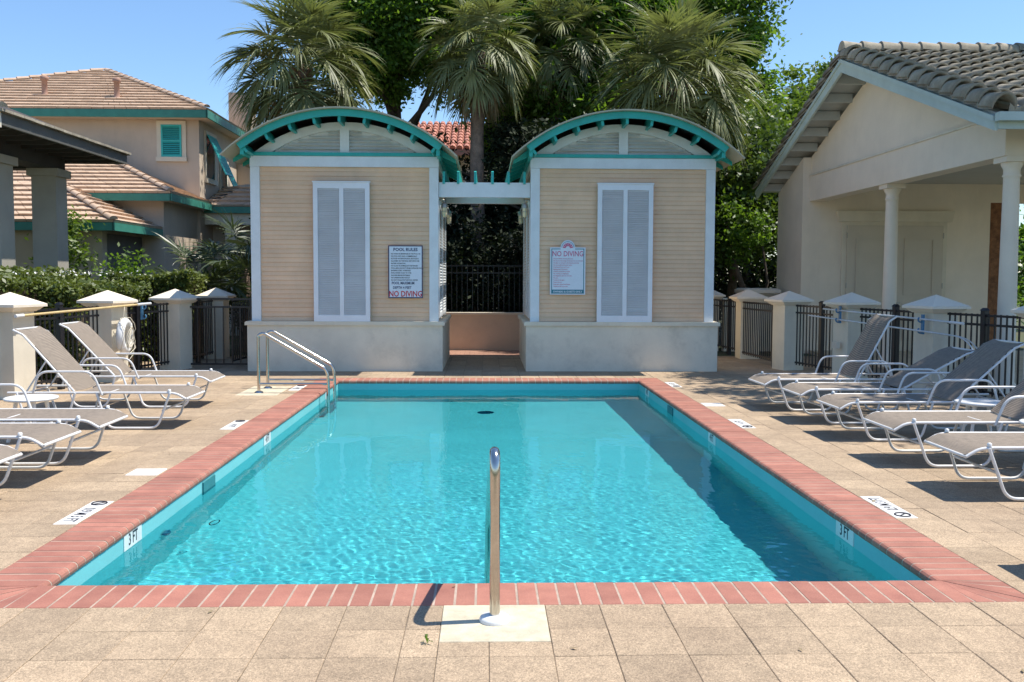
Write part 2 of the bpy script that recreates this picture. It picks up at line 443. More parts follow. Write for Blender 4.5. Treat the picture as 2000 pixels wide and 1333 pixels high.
# coping: bricks laid across the edge, mitred at the corners, rounded towards the water
def cope_prof(gr=0.):
    """(u, z): u from outer edge 0 to inner edge CO, bullnose inner"""
    T = .062; pts = [(0 + gr, -.05), (0 + gr, -.004 - gr), (.004 + gr, 0 - gr)]
    r = T / 2 * .9
    for k in range(0, 7):
        a = math.pi / 2 - k * math.pi / 6
        pts.append((CO - r + r * math.cos(a) - gr, -T / 2 * 1.0 + (T / 2) * math.sin(a) - (gr if k < 3 else 0)))
    return pts
coping = MB()
sides = [((ox0, oy0), (1, 0), (0, 1), ox1 - ox0), ((ox1, oy0), (0, 1), (-1, 0), oy1 - oy0), ((ox1, oy1), (-1, 0), (0, -1), ox1 - ox0), ((ox0, oy1), (0, -1), (1, 0), oy1 - oy0)]
def cope_piece(mb, side, v0, v1, gr, dz=0.):
    (px, py), (dx, dy), (nx, ny), Ls = side
    prof = cope_prof(gr); n = len(prof); vs = []
    for v in (v0, v1):
        for (u, z) in prof:
            vv = min(max(v, u + (.002 if gr == 0 else 0)), Ls - u - (.002 if gr == 0 else 0))
            vs.append((px + dx * vv + nx * u, py + dy * vv + ny * u, z + dz))
    fs = [tuple(range(n))[::-1], tuple(range(n, 2 * n))] + [(i, i + 1, i + 1 + n, i + n) for i in range(n - 1)] + [(n - 1, 0, n, 2 * n - 1)]
    mb.add(vs, fs, False)
for sd_ in sides: cope_piece(coping, sd_, 0, sd_[3], .0012)
cop = tag(coping.build('pool_coping', 'mortar'), 'red brick coping set in pale mortar along the pool edge', kind='structure')
nb = 0
for sd_ in sides:
    Ls = sd_[3]; cnt = round(Ls / .1035); w = Ls / cnt
    for k in range(cnt):
        q = MB(); cope_piece(q, sd_, k * w + .0062, (k + 1) * w - .0062, 0., random.uniform(-.0012, .0012))
        q.build('brick', 'brick', cop); nb += 1

# basin: walls, floor sloping from 3 to 4 feet, end bench, tile band
dn, df = -1.00, -1.35
q = MB()
x0, x1, y0, y1 = -HW - .012, HW + .012, YN - .012, YF + .012
q.add([(x0, y0, -.055), (x1, y0, -.055), (x1, y1, -.055), (x0, y1, -.055), (x0, y0, dn), (x1, y0, dn), (x1, y1, df), (x0, y1, df)],
      [(4, 5, 6, 7), (0, 4, 7, 3), (1, 2, 6, 5), (3, 7, 6, 2), (0, 1, 5, 4)])
basin = tag(q.build('pool_basin', 'pool_plaster'), kind='structure')
q = MB(); q.box(x0 + .001, x1 - .001, y0 + .001, y0 + .42, dn - .05, -.62); q.box(-.75, .75, y0 + .42, y0 + .72, dn - .05, -.80)
bench = q.build('pool_step', 'pool_plaster', basin)
for (sx, yy) in ((-1, 7.62), (1, 11.86)):
    q = MB(); xx = sx * (HW + .010)
    q.box(min(xx, xx - sx * .012), max(xx, xx - sx * .012), yy - .16, yy + .16, -.22, -.068)
    q.build('skimmer_mouth', 'skimmer_teal', basin)
q = MB(); q.lathe([(.055, 0), (.055, .02), (.04, .03)], 0, 0, 14)
o = q.build('return_fitting', 'blue_plastic', basin); o.location = (-HW + .0, 6.55, -.42); o.rotation_euler = (0, R(90), 0)
q = MB(); q.tube([(0.05 * math.cos(a), .0, .05 * math.sin(a)) for a in np.linspace(0, 2 * math.pi, 15)[:-1]], .005, 6, True)
o = q.build('hook_ring', 'ink_black', basin); o.location = (-2.05, 6.75, -.35); o.rotation_euler = (0, 0, R(60))
q = MB(); q.lathe([(.12, 0), (.12, .03), (.10, .035)], 0, 0, 20)
o = q.build('floor_drain', 'sign_teal', basin); o.location = (-.05, 13.2, -1.31)

# water surface with real ripples
nx, ny = 350, 760
X, Y = np.meshgrid(np.linspace(x0 + .003, x1 - .003, nx), np.linspace(y0 + .003, y1 - .003, ny))
Z = np.zeros_like(X); rs = np.random.RandomState(5)
Zf = np.zeros_like(X)
for k in range(70):
    lam = (.11 * (1.75 / .11) ** rs.rand()) if k < 42 else (.045 + .07 * rs.rand()); a = rs.rand() * 2 * math.pi
    kx, ky = math.cos(a) * 2 * math.pi / lam, math.sin(a) * 2 * math.pi / lam
    wx = X + .10 * np.sin(Y * 2.1 + k) + .05 * np.sin(X * 5.3 + k * 2); wy = Y + .10 * np.sin(X * 2.7 + k * 1.3) + .04 * np.sin(Y * 6.1 + k)
    (Z if k < 42 else Zf)[...] += (lam ** (1.12 if k < 42 else 1.)) * np.sin(kx * wx + ky * wy + rs.rand() * 6.28)
nearf = 1 / (1 + np.exp((Y - 8.2 - .7 * np.sin(X * 1.4 + 1)) / .8))
patch = .5 + .5 * np.sin(X * 1.1 + 2 * np.sin(Y * .55 + 1)) * np.sin(Y * .9 + X * .4)
Z = Z * .0011 * (.13 + .28 * nearf + .08 * patch) + Zf * .0010 * (.03 + .85 * nearf + .20 * patch ** 3)
V = np.stack([X, Y, Z + WZ], -1).reshape(-1, 3)
I = (np.arange(ny - 1)[:, None] * nx + np.arange(nx - 1)[None, :]).reshape(-1)
Fq = np.stack([I, I + 1, I + nx + 1, I + nx], -1)
me = bpy.data.meshes.new('water'); me.vertices.add(len(V)); me.vertices.foreach_set('co', V.reshape(-1).astype(np.float32))
me.loops.add(Fq.size); me.loops.foreach_set('vertex_index', Fq.reshape(-1).astype(np.int32))
me.polygons.add(len(Fq)); me.polygons.foreach_set('loop_start', np.arange(0, Fq.size, 4, dtype=np.int32))
me.polygons.foreach_set('use_smooth', [True] * len(Fq)); me.update(calc_edges=True)
me.materials.append(MATS['pool_water'])
water = tag(link('water', me), 'clear turquoise pool water', kind='structure')
water.cycles.is_caustics_caster = True
for o in (basin, bench): o.cycles.is_caustics_receiver = True

# plates and depth markers set in the deck
def plate(name, r, mat, label, cat, z=.004, group=None):
    t = MB(); t.bbox(-(r[1] - r[0]) / 2, (r[1] - r[0]) / 2, -(r[3] - r[2]) / 2, (r[3] - r[2]) / 2, -.03, z, .003)
    o = t.build(name, mat); o.location = ((r[0] + r[1]) / 2, (r[2] + r[3]) / 2, 0)
    return tag(o, label, cat, group)
plate('footing_plate', (-.260, .234, 3.974, 4.428), 'plate_concrete', 'square cream concrete footing under the single handrail', 'concrete plate', .001)
plate('footing_plate', (-3.45, -2.89, 12.48, 13.54), 'plate_concrete', 'pale concrete footing under the double pool handrail', 'concrete plate', .002)
plate('cover_plate', (-2.96, -2.706, 7.43, 7.68), 'marker_white', 'white square skimmer cover set beside the left coping', 'cover plate', .004, 'skimmer cover plates')
plate('cover_plate', (2.706, 2.96, 11.43, 11.71), 'marker_white', 'white square skimmer cover set beside the right coping', 'cover plate', .004, 'skimmer cover plates')
mk = [(-1, 6.255, '0.9 M 3 FT', 'left', 'nearest'), (-1, 9.99, '4 FT', 'left', 'middle'), (-1, 13.35, '4 FT', 'left', 'farthest'),
      (1, 6.33, '0.9 M 3 FT', 'right', 'nearest'), (1, 10.05, '4 FT', 'right', 'middle'), (1, 13.77, '4 FT', 'right', 'farthest')]
for sx, yy, tx, sn, dn_ in mk:
    cx = sx * 2.775
    o = plate('depth_marker', (cx - .075, cx + .075, yy - .305, yy + .305), 'marker_white', f'white depth marker tile on the deck beside the {sn} coping, {dn_} of three', 'depth marker', .003, 'depth markers on the deck')
    rzm = R(-90) if sx < 0 else R(90); ex_d = Vector((math.cos(rzm), math.sin(rzm), 0)); ey_d = Vector((-math.sin(rzm), math.cos(rzm), 0))
    text_obj('lettering', tx, 'ink_black', .115, o, (0, 0, 0), (0, 0, rzm), xs=.70 if yy < 7 else .95, bold=.002).location = ex_d * .075 - ey_d * .04 + Vector((0, 0, .0035))
    q = MB(); c0 = ex_d * -.235 + Vector((0, 0, .005))
    q.tube([c0 + ex_d * .05 * math.cos(a) + ey_d * .05 * math.sin(a) for a in np.linspace(0, 6.283, 19)[:-1]], .006, 5, True)
    q.tube([c0 + (ex_d - ey_d) * .036, c0 - (ex_d - ey_d) * .036], .005, 5); q.build('emblem', 'ink_black', o)
wm = [(-1, 5.98, '3 FT'), (1, 6.02, '3 FT'), (-1, 9.68, '4 FT'), (1, 9.66, '4 FT'), (-1, 13.35, '4 FT'), (1, 13.6, '4 FT')]
for sx, yy, tx in wm:
    q = MB(); xx = sx * (HW + .010); q.box(-.004, .004, -.15, .15, -.06, .06)
    o = q.build('depth_tile', 'marker_white'); o.location = (xx, yy, -.088)
    tag(o, f'white {tx} depth tile on the {"left" if sx < 0 else "right"} pool wall ' + ('near the camera' if yy < 7 else 'midway along' if yy < 12 else 'at the far end'), 'depth marker', 'depth tiles on the pool wall')
    text_obj('lettering', tx, 'ink_black', .108, o, (-sx * .0048, 0, -.039), (R(90), 0, R(90) * -sx), xs=.78, bold=.001)

# ------------------------------------------------------------------ handrails
t = thing('pool_handrail', (-.012, 4.221, 0), 'single polished steel handrail curving over the near pool edge', 'handrail')
pth = rounded([(0, 0, .0), (0, 0, .815), (-.012, .62, .60), (-.02, 1.02, .25), (-.03, 1.16, -.62)], .13, 9)
q = MB(); q.tube(pth, .0245, 18); q.build('rail', 'steel', t)
q = MB(); q.lathe([(.072, .0015), (.072, .012), (.066, .022), (.040, .030), (.027, .032)], 0, 0, 28); q.build('flange', 'white_resin', t)
t = thing('entry_handrail', (-3.19, 13.03, 0), 'double steel ladder handrail at the far left pool corner', 'handrail')
for yy in (-.26, .27):
    q = MB(); q.tube(rounded([(0, yy, 0), (0, yy, .80), (.07, yy, .83), (.93, yy, .33), (.955, yy, .20), (.955, yy, -.95)], .1, 6), .0215, 12); q.build('rail', 'steel', t)
    q = MB(); q.tube([(0, yy, .125), (.955, yy, .125)], .017, 10); q.build('cross_bar', 'steel', t)
    q = MB(); q.lathe([(.06, .001), (.06, .014), (.03, .03)], 0, yy, 16); q.build('flange', 'steel', t)
for k in range(3):
    q = MB(); q.box(.90, .99, -.26, .27, -.42 - .28 * k, -.39 - .28 * k); q.build('step', 'white_resin', t)

# ------------------------------------------------------------------ the two cabanas
def cabana(x0, x1, side, shx, nm):
    """x0..x1 footprint of the base wall; side=+1 when the passage is on its +X side"""
    Y0, Y1 = 15.736, 18.85
    cx = (x0 + x1) / 2; Tn = thing('pool_cabana', (cx, (Y0 + Y1) / 2, 0), nm, 'cabana', 'twin barrel roofed cabanas')
    P = lambda q, n, m, par=Tn: q.build(n, m, par, True)
    ux0, ux1 = x0 + .07, x1 - .07
    P(MB().box(x0, x1, Y0, Y1, -.01, .785), 'base_wall', 'stucco_base')
    P(MB().prism([(x0 - .035, .785), (x1 + .035, .785), (x1 + .035, .835), (x1 + .01, .853), (x0 - .01, .853), (x0 - .035, .835)], Y0 - .035, Y1 + .035), 'ledge', 'stucco_cream')
    # core walls (front recess holds siding); the passage side is open between posts with louvres
    wf = Y0 + .085
    P(MB().box(ux0 + .02, ux1 - .02, wf + .012, Y1 - .06, .853, 3.47), 'wall', 'stucco_peach')
    for xx in (ux0, ux1 - .155):
        for yy in (Y0 + .045, Y1 - .2):
            P(MB().box(xx, xx + .155, yy, yy + .155, .853, 3.46), 'corner_post', 'white_paint')
    P(MB().box(ux0 - .004, ux1 + .004, Y0 + .041, Y0 + .20, 3.463, 3.64), 'header_board', 'white_paint')
    for xx in (ux0 - .003, ux1 - .152):
        P(MB().box(xx, xx + .155, Y0 + .202, Y1 - .04, 3.46, 3.638), 'side_header', 'white_paint')
    P(MB().box(ux0 - .03, ux1 + .03, Y0 + .015, Y0 + .20, 3.643, 3.70), 'teal_band', 'teal')
    # siding boards
    a, b = ux0 + .156, ux1 - .156; nbd = 34; hz = (3.462 - .854) / nbd
    q = MB(); q.add([(a - cx, 0, 0), (b - cx, 0, 0), (b - cx, -.017, .003), (a - cx, -.017, .003), (b - cx, -.017, .013), (a - cx, -.017, .013), (b - cx, -.004, hz - .001), (a - cx, -.004, hz - .001), (b - cx, 0, hz - .001), (a - cx, 0, hz - .001)],
                    [(0, 1, 2, 3), (3, 2, 4, 5), (5, 4, 6, 7), (7, 6, 8, 9), (0, 3, 5, 7, 9), (1, 8, 6, 4, 2)])
    bm_ = q.mesh('siding_board', 'siding')
    for k in range(nbd):
        link('siding_board', bm_, Tn, (random.uniform(-.001, .001), wf + .0112 - (Y0 + Y1) / 2 + random.uniform(0, .001), .854 + k * hz), (0, random.gauss(0, .00035), 0))
    # big louvred shutter
    sx0, sx1, sz0, sz1 = shx[0], shx[1], .822, 3.195
    fy = Y0 - .028
    sh = MB()
    fw = .075; mid = (sx0 + sx1) / 2
    sh.box(sx0, sx0 + fw, fy, fy + .045, sz0, sz1); sh.box(sx1 - fw, sx1, fy, fy + .045, sz0, sz1)
    sh.box(mid - .035, mid + .035, fy + .003, fy + .045, sz0, sz1)
    sh.box(sx0 + fw, sx1 - fw, fy + .002, fy + .046, sz0, sz0 + .135); sh.box(sx0 + fw, sx1 - fw, fy + .002, fy + .046, sz1 - .10, sz1)
    sh.box(sx0 - .012, sx1 + .012, fy - .012, fy + .05, sz1 + .001, sz1 + .022)
    sh.box(sx0 + .02, sx1 - .02, fy + .047, fy + .055, sz0 + .02, sz1 - .02)
    shut = P(sh, 'shutter', 'shutter_white')
    ww = mid - .035 - sx0 - fw; ns = 68; pz = (sz1 - .10 - sz0 - .135) / ns
    q = MB(); q.prism([(-.004, 0), (0, -.003), (.034, pz * .88), (.030, pz * .94)], 0, ww, 'x')
    sm_ = q.mesh('slat', 'slat_white')
    for c0 in (sx0 + fw, mid + .035):
        for k in range(ns):
            link('slat', sm_, shut, (c0 - cx, fy + .009 - (Y0 + Y1) / 2, sz0 + .137 + k * pz), (random.gauss(0, .03), 0, 0))
    # gable: white arch, centre post, louvre slats
    gy = Y0 + .10; zb = 3.70
    def circ(hw, rise):
        r = (hw * hw + rise * rise) / (2 * rise); return r
    def arcpts(hw, rise, n=24, z=zb):
        r = circ(hw, rise); a = math.asin(min(1, hw / r)); return [(cx + r * math.sin(-a + 2 * a * i / n), z + rise - r + r * math.cos(-a + 2 * a * i / n)) for i in range(n + 1)]
    ho, ro, hi, ri = 1.52, .515, 1.23, .385
    outer = arcpts(ho, ro); inner = arcpts(hi, ri)
    q = MB(); n = len(outer)
    vs = [(x, gy - .03, z) for x, z in outer] + [(x, gy - .03, z) for x, z in inner] + [(x, gy + .05, z) for x, z in outer] + [(x, gy + .05, z) for x, z in inner]
    fs = []
    for i in range(n - 1): fs += [(i, i + n, i + n + 1, i + 1), (i, i + 1, i + 1 + 2 * n, i + 2 * n), (i + n, i + 3 * n, i + 1 + 3 * n, i + 1 + n)]
    q.add(vs, fs); P(q, 'gable_arch', 'gable_white')
    P(MB().prism(arcpts(ho - .02, ro - .02), gy + .052, gy + .09), 'gable_back', 'gable_white')
    P(MB().box(cx - .078, cx + .078, gy - .034, gy + .03, zb + .001, zb + ri + .03), 'centre_post', 'gable_white')
    rr = circ(hi, ri)
    for k in range(6):
        z = zb + .008 + k * .062
        zz = z + .052; hh = math.sqrt(max(0, rr * rr - (zz - (zb + ri - rr)) ** 2)) if zz < zb + ri else 0
        if hh < .16: continue
        for s in (-1, 1):
            a0, a1 = sorted((cx + s * .078, cx + s * (hh + .03)))
            q = MB(); q.prism([(gy - .022, z), (gy - .018, z - .005), (gy + .045, z + .034), (gy + .04, z + .041)], a0, a1, 'x')
            P(q, 'louver', 'gable_white')
    # barrel roof
    Rr, zt = 2.765, 4.365; yr0, yr1 = Y0 - .55, Y1 + .45
    am = math.asin(1.925 / Rr); nn = 36
    def ring(r, a): return (cx + r * math.sin(a), zt - Rr + r * math.cos(a))
    q = MB(); angs = [-am + 2 * am * i / nn for i in range(nn + 1)]
    vs = []
    for rad in (Rr, Rr - .022):
        for yy in (yr0, yr1):
            for a in angs: x, z = ring(rad, a); vs.append((x, yy, z))
    M_ = nn + 1; fs = []
    for i in range(nn):
        fs += [(i, i + 1, i + 1 + M_, i + M_), (i + 2 * M_, i + 3 * M_, i + 1 + 3 * M_, i + 1 + 2 * M_), (i, i + 2 * M_, i + 1 + 2 * M_, i + 1), (i + M_, i + 1 + M_, i + 1 + 3 * M_, i + 3 * M_)]
    fs += [(0, M_, 3 * M_, 2 * M_), (nn, nn + 2 * M_, nn + 3 * M_, nn + M_)]
    q.add(vs, fs, False); roof = P(q, 'roof', 'roof_sheet')
    q = MB()
    for k in range(1, 9):       # standing seams on the sheet
        a = -am + 2 * am * k / 9; x, z = ring(Rr + .012, a)
        M1 = Matrix.Translation((x, 0, z)) @ Matrix.Rotation(a, 4, 'Y')
        q.box(-.008, .008, yr0 + .03, yr1 - .03, -.014, .008, M1)
    q.build('roof_seam', 'roof_sheet', roof, True)
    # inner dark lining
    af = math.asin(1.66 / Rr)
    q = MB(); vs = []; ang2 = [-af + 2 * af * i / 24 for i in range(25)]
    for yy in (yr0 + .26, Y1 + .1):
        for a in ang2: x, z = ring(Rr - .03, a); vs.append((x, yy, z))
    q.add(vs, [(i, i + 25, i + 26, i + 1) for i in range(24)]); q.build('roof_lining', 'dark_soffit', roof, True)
    # arched fascia
    for yy in (yr0 + .09, yr1 - .17):
        q = MB(); vs = []; ang3 = [-af - .015 + 2 * (af + .015) * i / 30 for i in range(31)]
        for rad in (Rr - .024, Rr - .135):
            for y_ in (yy, yy + .045):
                for a in ang3: x, z = ring(rad, a); vs.append((x, y_, z))
        m_ = 31; fs = []
        for i in range(30):
            fs += [(i, i + 2 * m_, i + 1 + 2 * m_, i + 1), (i + m_, i + 1 + m_, i + 1 + 3 * m_, i + 3 * m_), (i + 2 * m_, i + 3 * m_, i + 1 + 3 * m_, i + 1 + 2 * m_), (i, i + 1, i + 1 + m_, i + m_)]
        fs += [(0, m_, 3 * m_, 2 * m_), (30, 30 + 2 * m_, 30 + 3 * m_, 30 + m_)]
        q.add(vs, fs); P(q, 'arched_fascia', 'teal')
    # purlin ends between fascia and gable
    for k in range(9):
        a = -af + 2 * af * (k + .0) / 8 * .985 + af * .0075
        x, z = ring(Rr - .145, a)
        M1 = Matrix.Translation((x, 0, z)) @ Matrix.Rotation(a, 4, 'Y')
        P(MB().box(-.022, .022, yr0 + .136, Y0 + .30, -.075, .11, M1), 'purlin', 'teal')
    # eave beams and rafter tails on both sides
    for s in (-1, 1):
        xe = cx + s * 1.60
        a0, a1 = sorted((xe - s * .03, xe + s * .03))
        P(MB().box(a0, a1, yr0 + .14, yr1 - .18, 3.60, 3.74), 'eave_beam', 'teal')
        for k in range(6):
            yy = Y0 + .1 + k * .62
            vs = [(cx + s * 1.62, 3.66), (cx + s * 1.62, 3.78), (cx + s * 1.88, 3.60), (cx + s * 1.88, 3.54)]
            P(MB().prism(vs, yy, yy + .045), 'rafter_tail', 'teal')
    # passage side: louvred panels and lanterns
    xs = ux1 if side > 0 else ux0
    for (ya, yb) in ((Y0 + .30, Y0 + 1.35), (Y0 + 1.55, Y1 - .32)):
        q = MB(); e = .02 * side
        aa, bb = sorted((xs - .03 * side, xs + .012 * side))
        q.box(aa, bb, ya, ya + .07, .90, 2.95); q.box(aa, bb, yb - .07, yb, .90, 2.95); q.box(aa, bb, ya + .07, yb - .07, .90, .98); q.box(aa, bb, ya + .07, yb - .07, 2.86, 2.95)
        fr = P(q, 'side_shutter', 'white_paint')
        q = MB()
        for k in range(36):
            z = .985 + k * .052
            x_in, x_out = xs - .024 * side, xs + .010 * side
            q.prism([(x_in, z + .04), (x_in, z + .046), (x_out, z + .006), (x_out, z)], ya + .07, yb - .07)
        o_ = q.build('louver_set', 'white_paint', fr, True)
    return Tn
lc = cabana(-4.101, -.793, 1, (-2.968, -2.02), 'left barrel roofed cabana with POOL RULES sign on its peach siding')
rc = cabana(.634, 3.936, -1, (1.843, 2.79), 'right barrel roofed cabana with teal trim beside the tiled pavilion')
# hairline board crack is left to the board edges themselves

# wall lanterns (caged jelly jar lights)
for (x, y, s, lb) in [(-.862, 16.0, 1, 'front lantern on the left cabana passage wall'), (-.862, 17.9, 1, 'rear lantern on the left cabana passage wall'),
                      (.703, 16.0, -1, 'front lantern on the right cabana passage wall'), (.703, 17.9, -1, 'rear lantern on the right cabana passage wall')]:
    t = thing('wall_lantern', (x, y, 2.74), 'caged glass ' + lb, 'lantern', 'wall lanterns in the passage')
    q = MB(); q.tube(rounded([(0, 0, .20), (s * .09, 0, .20), (s * .09, 0, .13)], .04), .013, 8); q.box(-.012 * s if s > 0 else 0, 0 if s > 0 else .012, -.04, .04, .14, .26); q.build('arm', 'lamp_metal', t)
    q = MB(); q.lathe([(.03, .15), (.05, .13), (.058, .08), (.058, .06)], s * .09, 0, 14); q.build('cap', 'lamp_metal', t)
    q = MB(); q.lathe([(.042, .06), (.044, -.04), (.034, -.085), (.01, -.10)], s * .09, 0, 14); q.build('glass_jar', 'lamp_glass', t)
    q = MB()
    for k in range(5):
        a = k * 2 * math.pi / 5; q.tube([(s * .09 + .05 * math.cos(a), .05 * math.sin(a), .07), (s * .09 + .05 * math.cos(a), .05 * math.sin(a), -.05), (s * .09 + .015 * math.cos(a), .015 * math.sin(a), -.115)], .004, 5)
    q.tube([(s * .09 + .05 * math.cos(a), .05 * math.sin(a), 0) for a in np.linspace(0, 6.28, 13)[:-1]], .004, 5, True)
    q.build('cage', 'lamp_metal', t)

# pergola over the passage
t = thing('pergola', (-.08, 17.2, 0), 'white beamed pergola with teal rafters joining the two cabanas', 'pergola')
q = MB(); q.box(-.858, .700, 15.865, 15.97, 2.975, 3.225); q.build('beam', 'white_paint', t, True)
q = MB(); q.box(-.858, .700, 18.60, 18.70, 3.085, 3.30); q.build('beam', 'gable_white', t, True)
for x in (-.775, -.53, -.24, .055, .33, .60):
    q = MB(); q.prism([(15.82, 3.20), (15.86, 3.195), (15.86, 3.228), (18.8, 3.305), (18.8, 3.46), (15.98, 3.43), (15.83, 3.40)], x - .02, x + .02, 'x'); q.build('rafter', 'teal', t, True)

# ------------------------------------------------------------------ signs
def board(name, w, h, loc, label):
    t = thing(name, loc, label, 'sign')
    return t
t = thing('rules_sign', (-1.422, 15.765, 1.25), 'white POOL RULES sign with dark border and red NO DIVING line', 'sign')
w, h = .585, .895
MB().box(-w / 2, w / 2, -.008, 0, 0, h).build('panel', 'sign_white', t)
q = MB(); b_ = .017
for (a, b, c, d) in [(-w / 2, w / 2, 0, b_), (-w / 2, w / 2, h - b_, h), (-w / 2, -w / 2 + b_, b_, h - b_), (w / 2 - b_, w / 2, b_, h - b_)]: q.box(a, b, -.0105, -.008, c, d)
q.build('border', 'ink_navy', t)
rt = (R(90), 0, 0)
def tl(s, z, size, mat='ink_navy', x=0., al='CENTER', xs=1., bold=0., par=None): return text_obj('lettering', s, mat, size, par or t, (x, -.0095, z), rt, al, xs, bold)
tl('POOL RULES', .80, .075, bold=.002, xs=.97)
rules = ['NO FOOD OR BEVERAGES IN THE POOL OR', 'ON POOL WET DECK. COMMERCIALLY', 'BOTTLED WATER IN PLASTIC BOTTLES IS', 'ALLOWED ON THE POOL WET DECK FOR', 'BATHER HYDRATION.', 'NO GLASS OR ANIMALS IN THE FENCED', 'POOL AREA (OR 50 FT. FROM UNFENCED POOL)',
         'BATHING LOAD: 14 PERSONS', 'POOL HOURS: 9 A.M. TO 9 P.M.', 'SHOWER BEFORE ENTERING', 'NO UNDERWATER WATCH', 'DO NOT SWALLOW THE POOL WATER']
for k, s in enumerate(rules): tl(s, .742 - k * .0405, .0305, 'ink_black', -.245, 'LEFT', .82, .0006)
tl('POOL MAXIMUM', .235, .062, 'ink_navy', -.235, 'LEFT', .82, .0016)
tl('DEPTH 4 FEET', .158, .062, 'ink_navy', -.215, 'LEFT', .82, .0012)
tl('NO DIVING', .028, .135, 'ink_red', 0, 'CENTER', .80, .003)
t = thing('diving_sign', (1.343, 15.765, 1.318), 'white sign with teal border, arched sun top and pink NO DIVING heading', 'sign')
w, h = .605, .805
q = MB(); q.prism([(-w / 2, 0), (w / 2, 0), (w / 2, h)] + [(.128 * math.cos(a), h - .02 + .145 * math.sin(a)) for a in np.linspace(.14, math.pi - .14, 15)] + [(-w / 2, h)], -.008, 0); q.build('panel', 'sign_white', t)
q = MB(); i_ = .022; b_ = .013
for (a, b, c, d) in [(-w / 2 + i_, -w / 2 + i_ + b_, .03, h - .02), (w / 2 - i_ - b_, w / 2 - i_, .03, h - .02), (-w / 2 + i_ + b_, -.125, h - .033, h - .02), (.125, w / 2 - i_ - b_, h - .033, h - .02)]: q.box(a, b, -.0105, -.008, c, d)
q.box(-w / 2 + i_, w / 2 - i_, -.011, -.008, .018, .085)
q.build('border', 'sign_teal', t)
q = MB()
for k in range(7):
    a = math.pi * (k + .5) / 7; ca, sa = math.cos(a), math.sin(a)
    q.add([(x_, -.0105, h - .012 + z_) for x_, z_ in [(ca * .035 - sa * .008, sa * .035 + ca * .008), (ca * .035 + sa * .008, sa * .035 - ca * .008), (ca * .088 + sa * .014, sa * .088 - ca * .014), (ca * .088 - sa * .014, sa * .088 + ca * .014)]], [(0, 1, 2, 3)])
q.build('sun_emblem', 'ink_pink', t)
q = MB(); q.tube([(.106 * math.cos(a), -.009, h - .012 + .112 * math.sin(a)) for a in np.linspace(.1, math.pi - .1, 16)], .004, 5); q.build('emblem_arc', 'sign_teal', t)
tl('NO DIVING', .655, .128, 'ink_pink', 0, 'CENTER', .80, .001)
lines = ['Shower before entering the pool', 'No food or beverages in the pool or on wet deck', 'No glass or animals in the fenced pool area', 'Do not swallow the pool water', 'Pool hours 9 a.m. to 9 p.m.', 'Bathing load 14 persons', 'Children must have an adult', 'No running or rough play', 'No lifeguard, swim at own risk', 'No pets', 'Towels at the gate', 'Please shower', 'Keep gate closed at all times', 'Thank you for your care']
for k, s in enumerate(lines): tl(s, .605 - k * .0365, .029, 'ink_pink', -.245, 'LEFT', .86, .0002)
o = tl('OWNERS & GUESTS ONLY', .036, .043, 'sign_white', 0, 'CENTER', .98, .0012); o.location.y = -.012

# ------------------------------------------------------------------ low wall and fence behind the passage
t = thing('garden_wall', (-.05, 20.42, 0), 'low peach stucco wall behind the passage between the cabanas', 'wall')
MB().box(-4.6, 4.6, 20.3, 20.5, -.06, .79).build('wall', 'stucco_peach', t, True)
MB().box(-4.63, 4.63, 20.27, 20.53, .791, .835).build('wall_cap', 'stucco_cream', t, True)
q = MB(); q.box(-4.4, 4.4, 18.905, 20.3, -.03, -.004); pth_ = tag(q.build('brick_path', 'mortar'), kind='structure')
bp = MB(); bp.bbox(-.098, .098, -.048, .048, -.02, .0, .003); bpm = bp.mesh('brick', 'terracotta')
for j in range(14):
    for i in range(-5, 5):
        link('brick', bpm, pth_, (i * .2 + (.1 if j % 2 else 0), 18.955 + j * .1, random.uniform(.003, .006)), (0, 0, random.gauss(0, .004)))

# ------------------------------------------------------------------ perimeter pillars and fences
def pillar(x, y, rz, label, hgt=1.20):
    t = thing('fence_pillar', (x, y, 0), label, 'pillar', 'cream capped pillars round the terrace', rz)
    h = .195
    MB().box(-h, h, -h, h, -.02, hgt - .06).build('shaft', 'stucco_cream', t)
    q = MB(); q.frustum(0, 0, hgt - .06, hgt - .045, h + .02, h + .035); q.frustum(0, 0, hgt - .045, hgt, h + .045, h + .085); q.frustum(0, 0, hgt, hgt + .035, h + .115, h + .115)
    q.frustum(0, 0, hgt + .035, hgt + .19, h + .115, .004); q.build('cap', 'stucco_white', t)
    return t
RZ = R(13.5)
PR = [(6.66, 10.75), (6.18, 12.60), (5.74, 14.45), (5.30, 16.15), (5.22, 18.4), (4.95, 20.6)]
PL = [(-6.72, 10.45), (-6.28, 12.25), (-5.84, 14.28), (-5.44, 16.15), (-5.36, 18.3), (-4.9, 20.4)]
ordn = ['nearest', 'second nearest', 'third', 'fourth', 'fifth', 'farthest']
for k, (x, y) in enumerate(PR): pillar(x, y, RZ if k < 4 else 0, f'cream stucco pillar with pyramid cap, {ordn[k]} in the right fence')
for k, (x, y) in enumerate(PL): pillar(x, y, -RZ if k < 4 else 0, f'cream stucco pillar with pyramid cap, {ordn[k]} in the left fence')
pick = MB().box(-.0085, .0085, -.0085, .0085, .10, 1.13).mesh('picket', 'black_metal')
pick2 = MB().box(-.0085, .0085, -.0085, .0085, .10, 1.155).mesh('picket', 'black_metal')
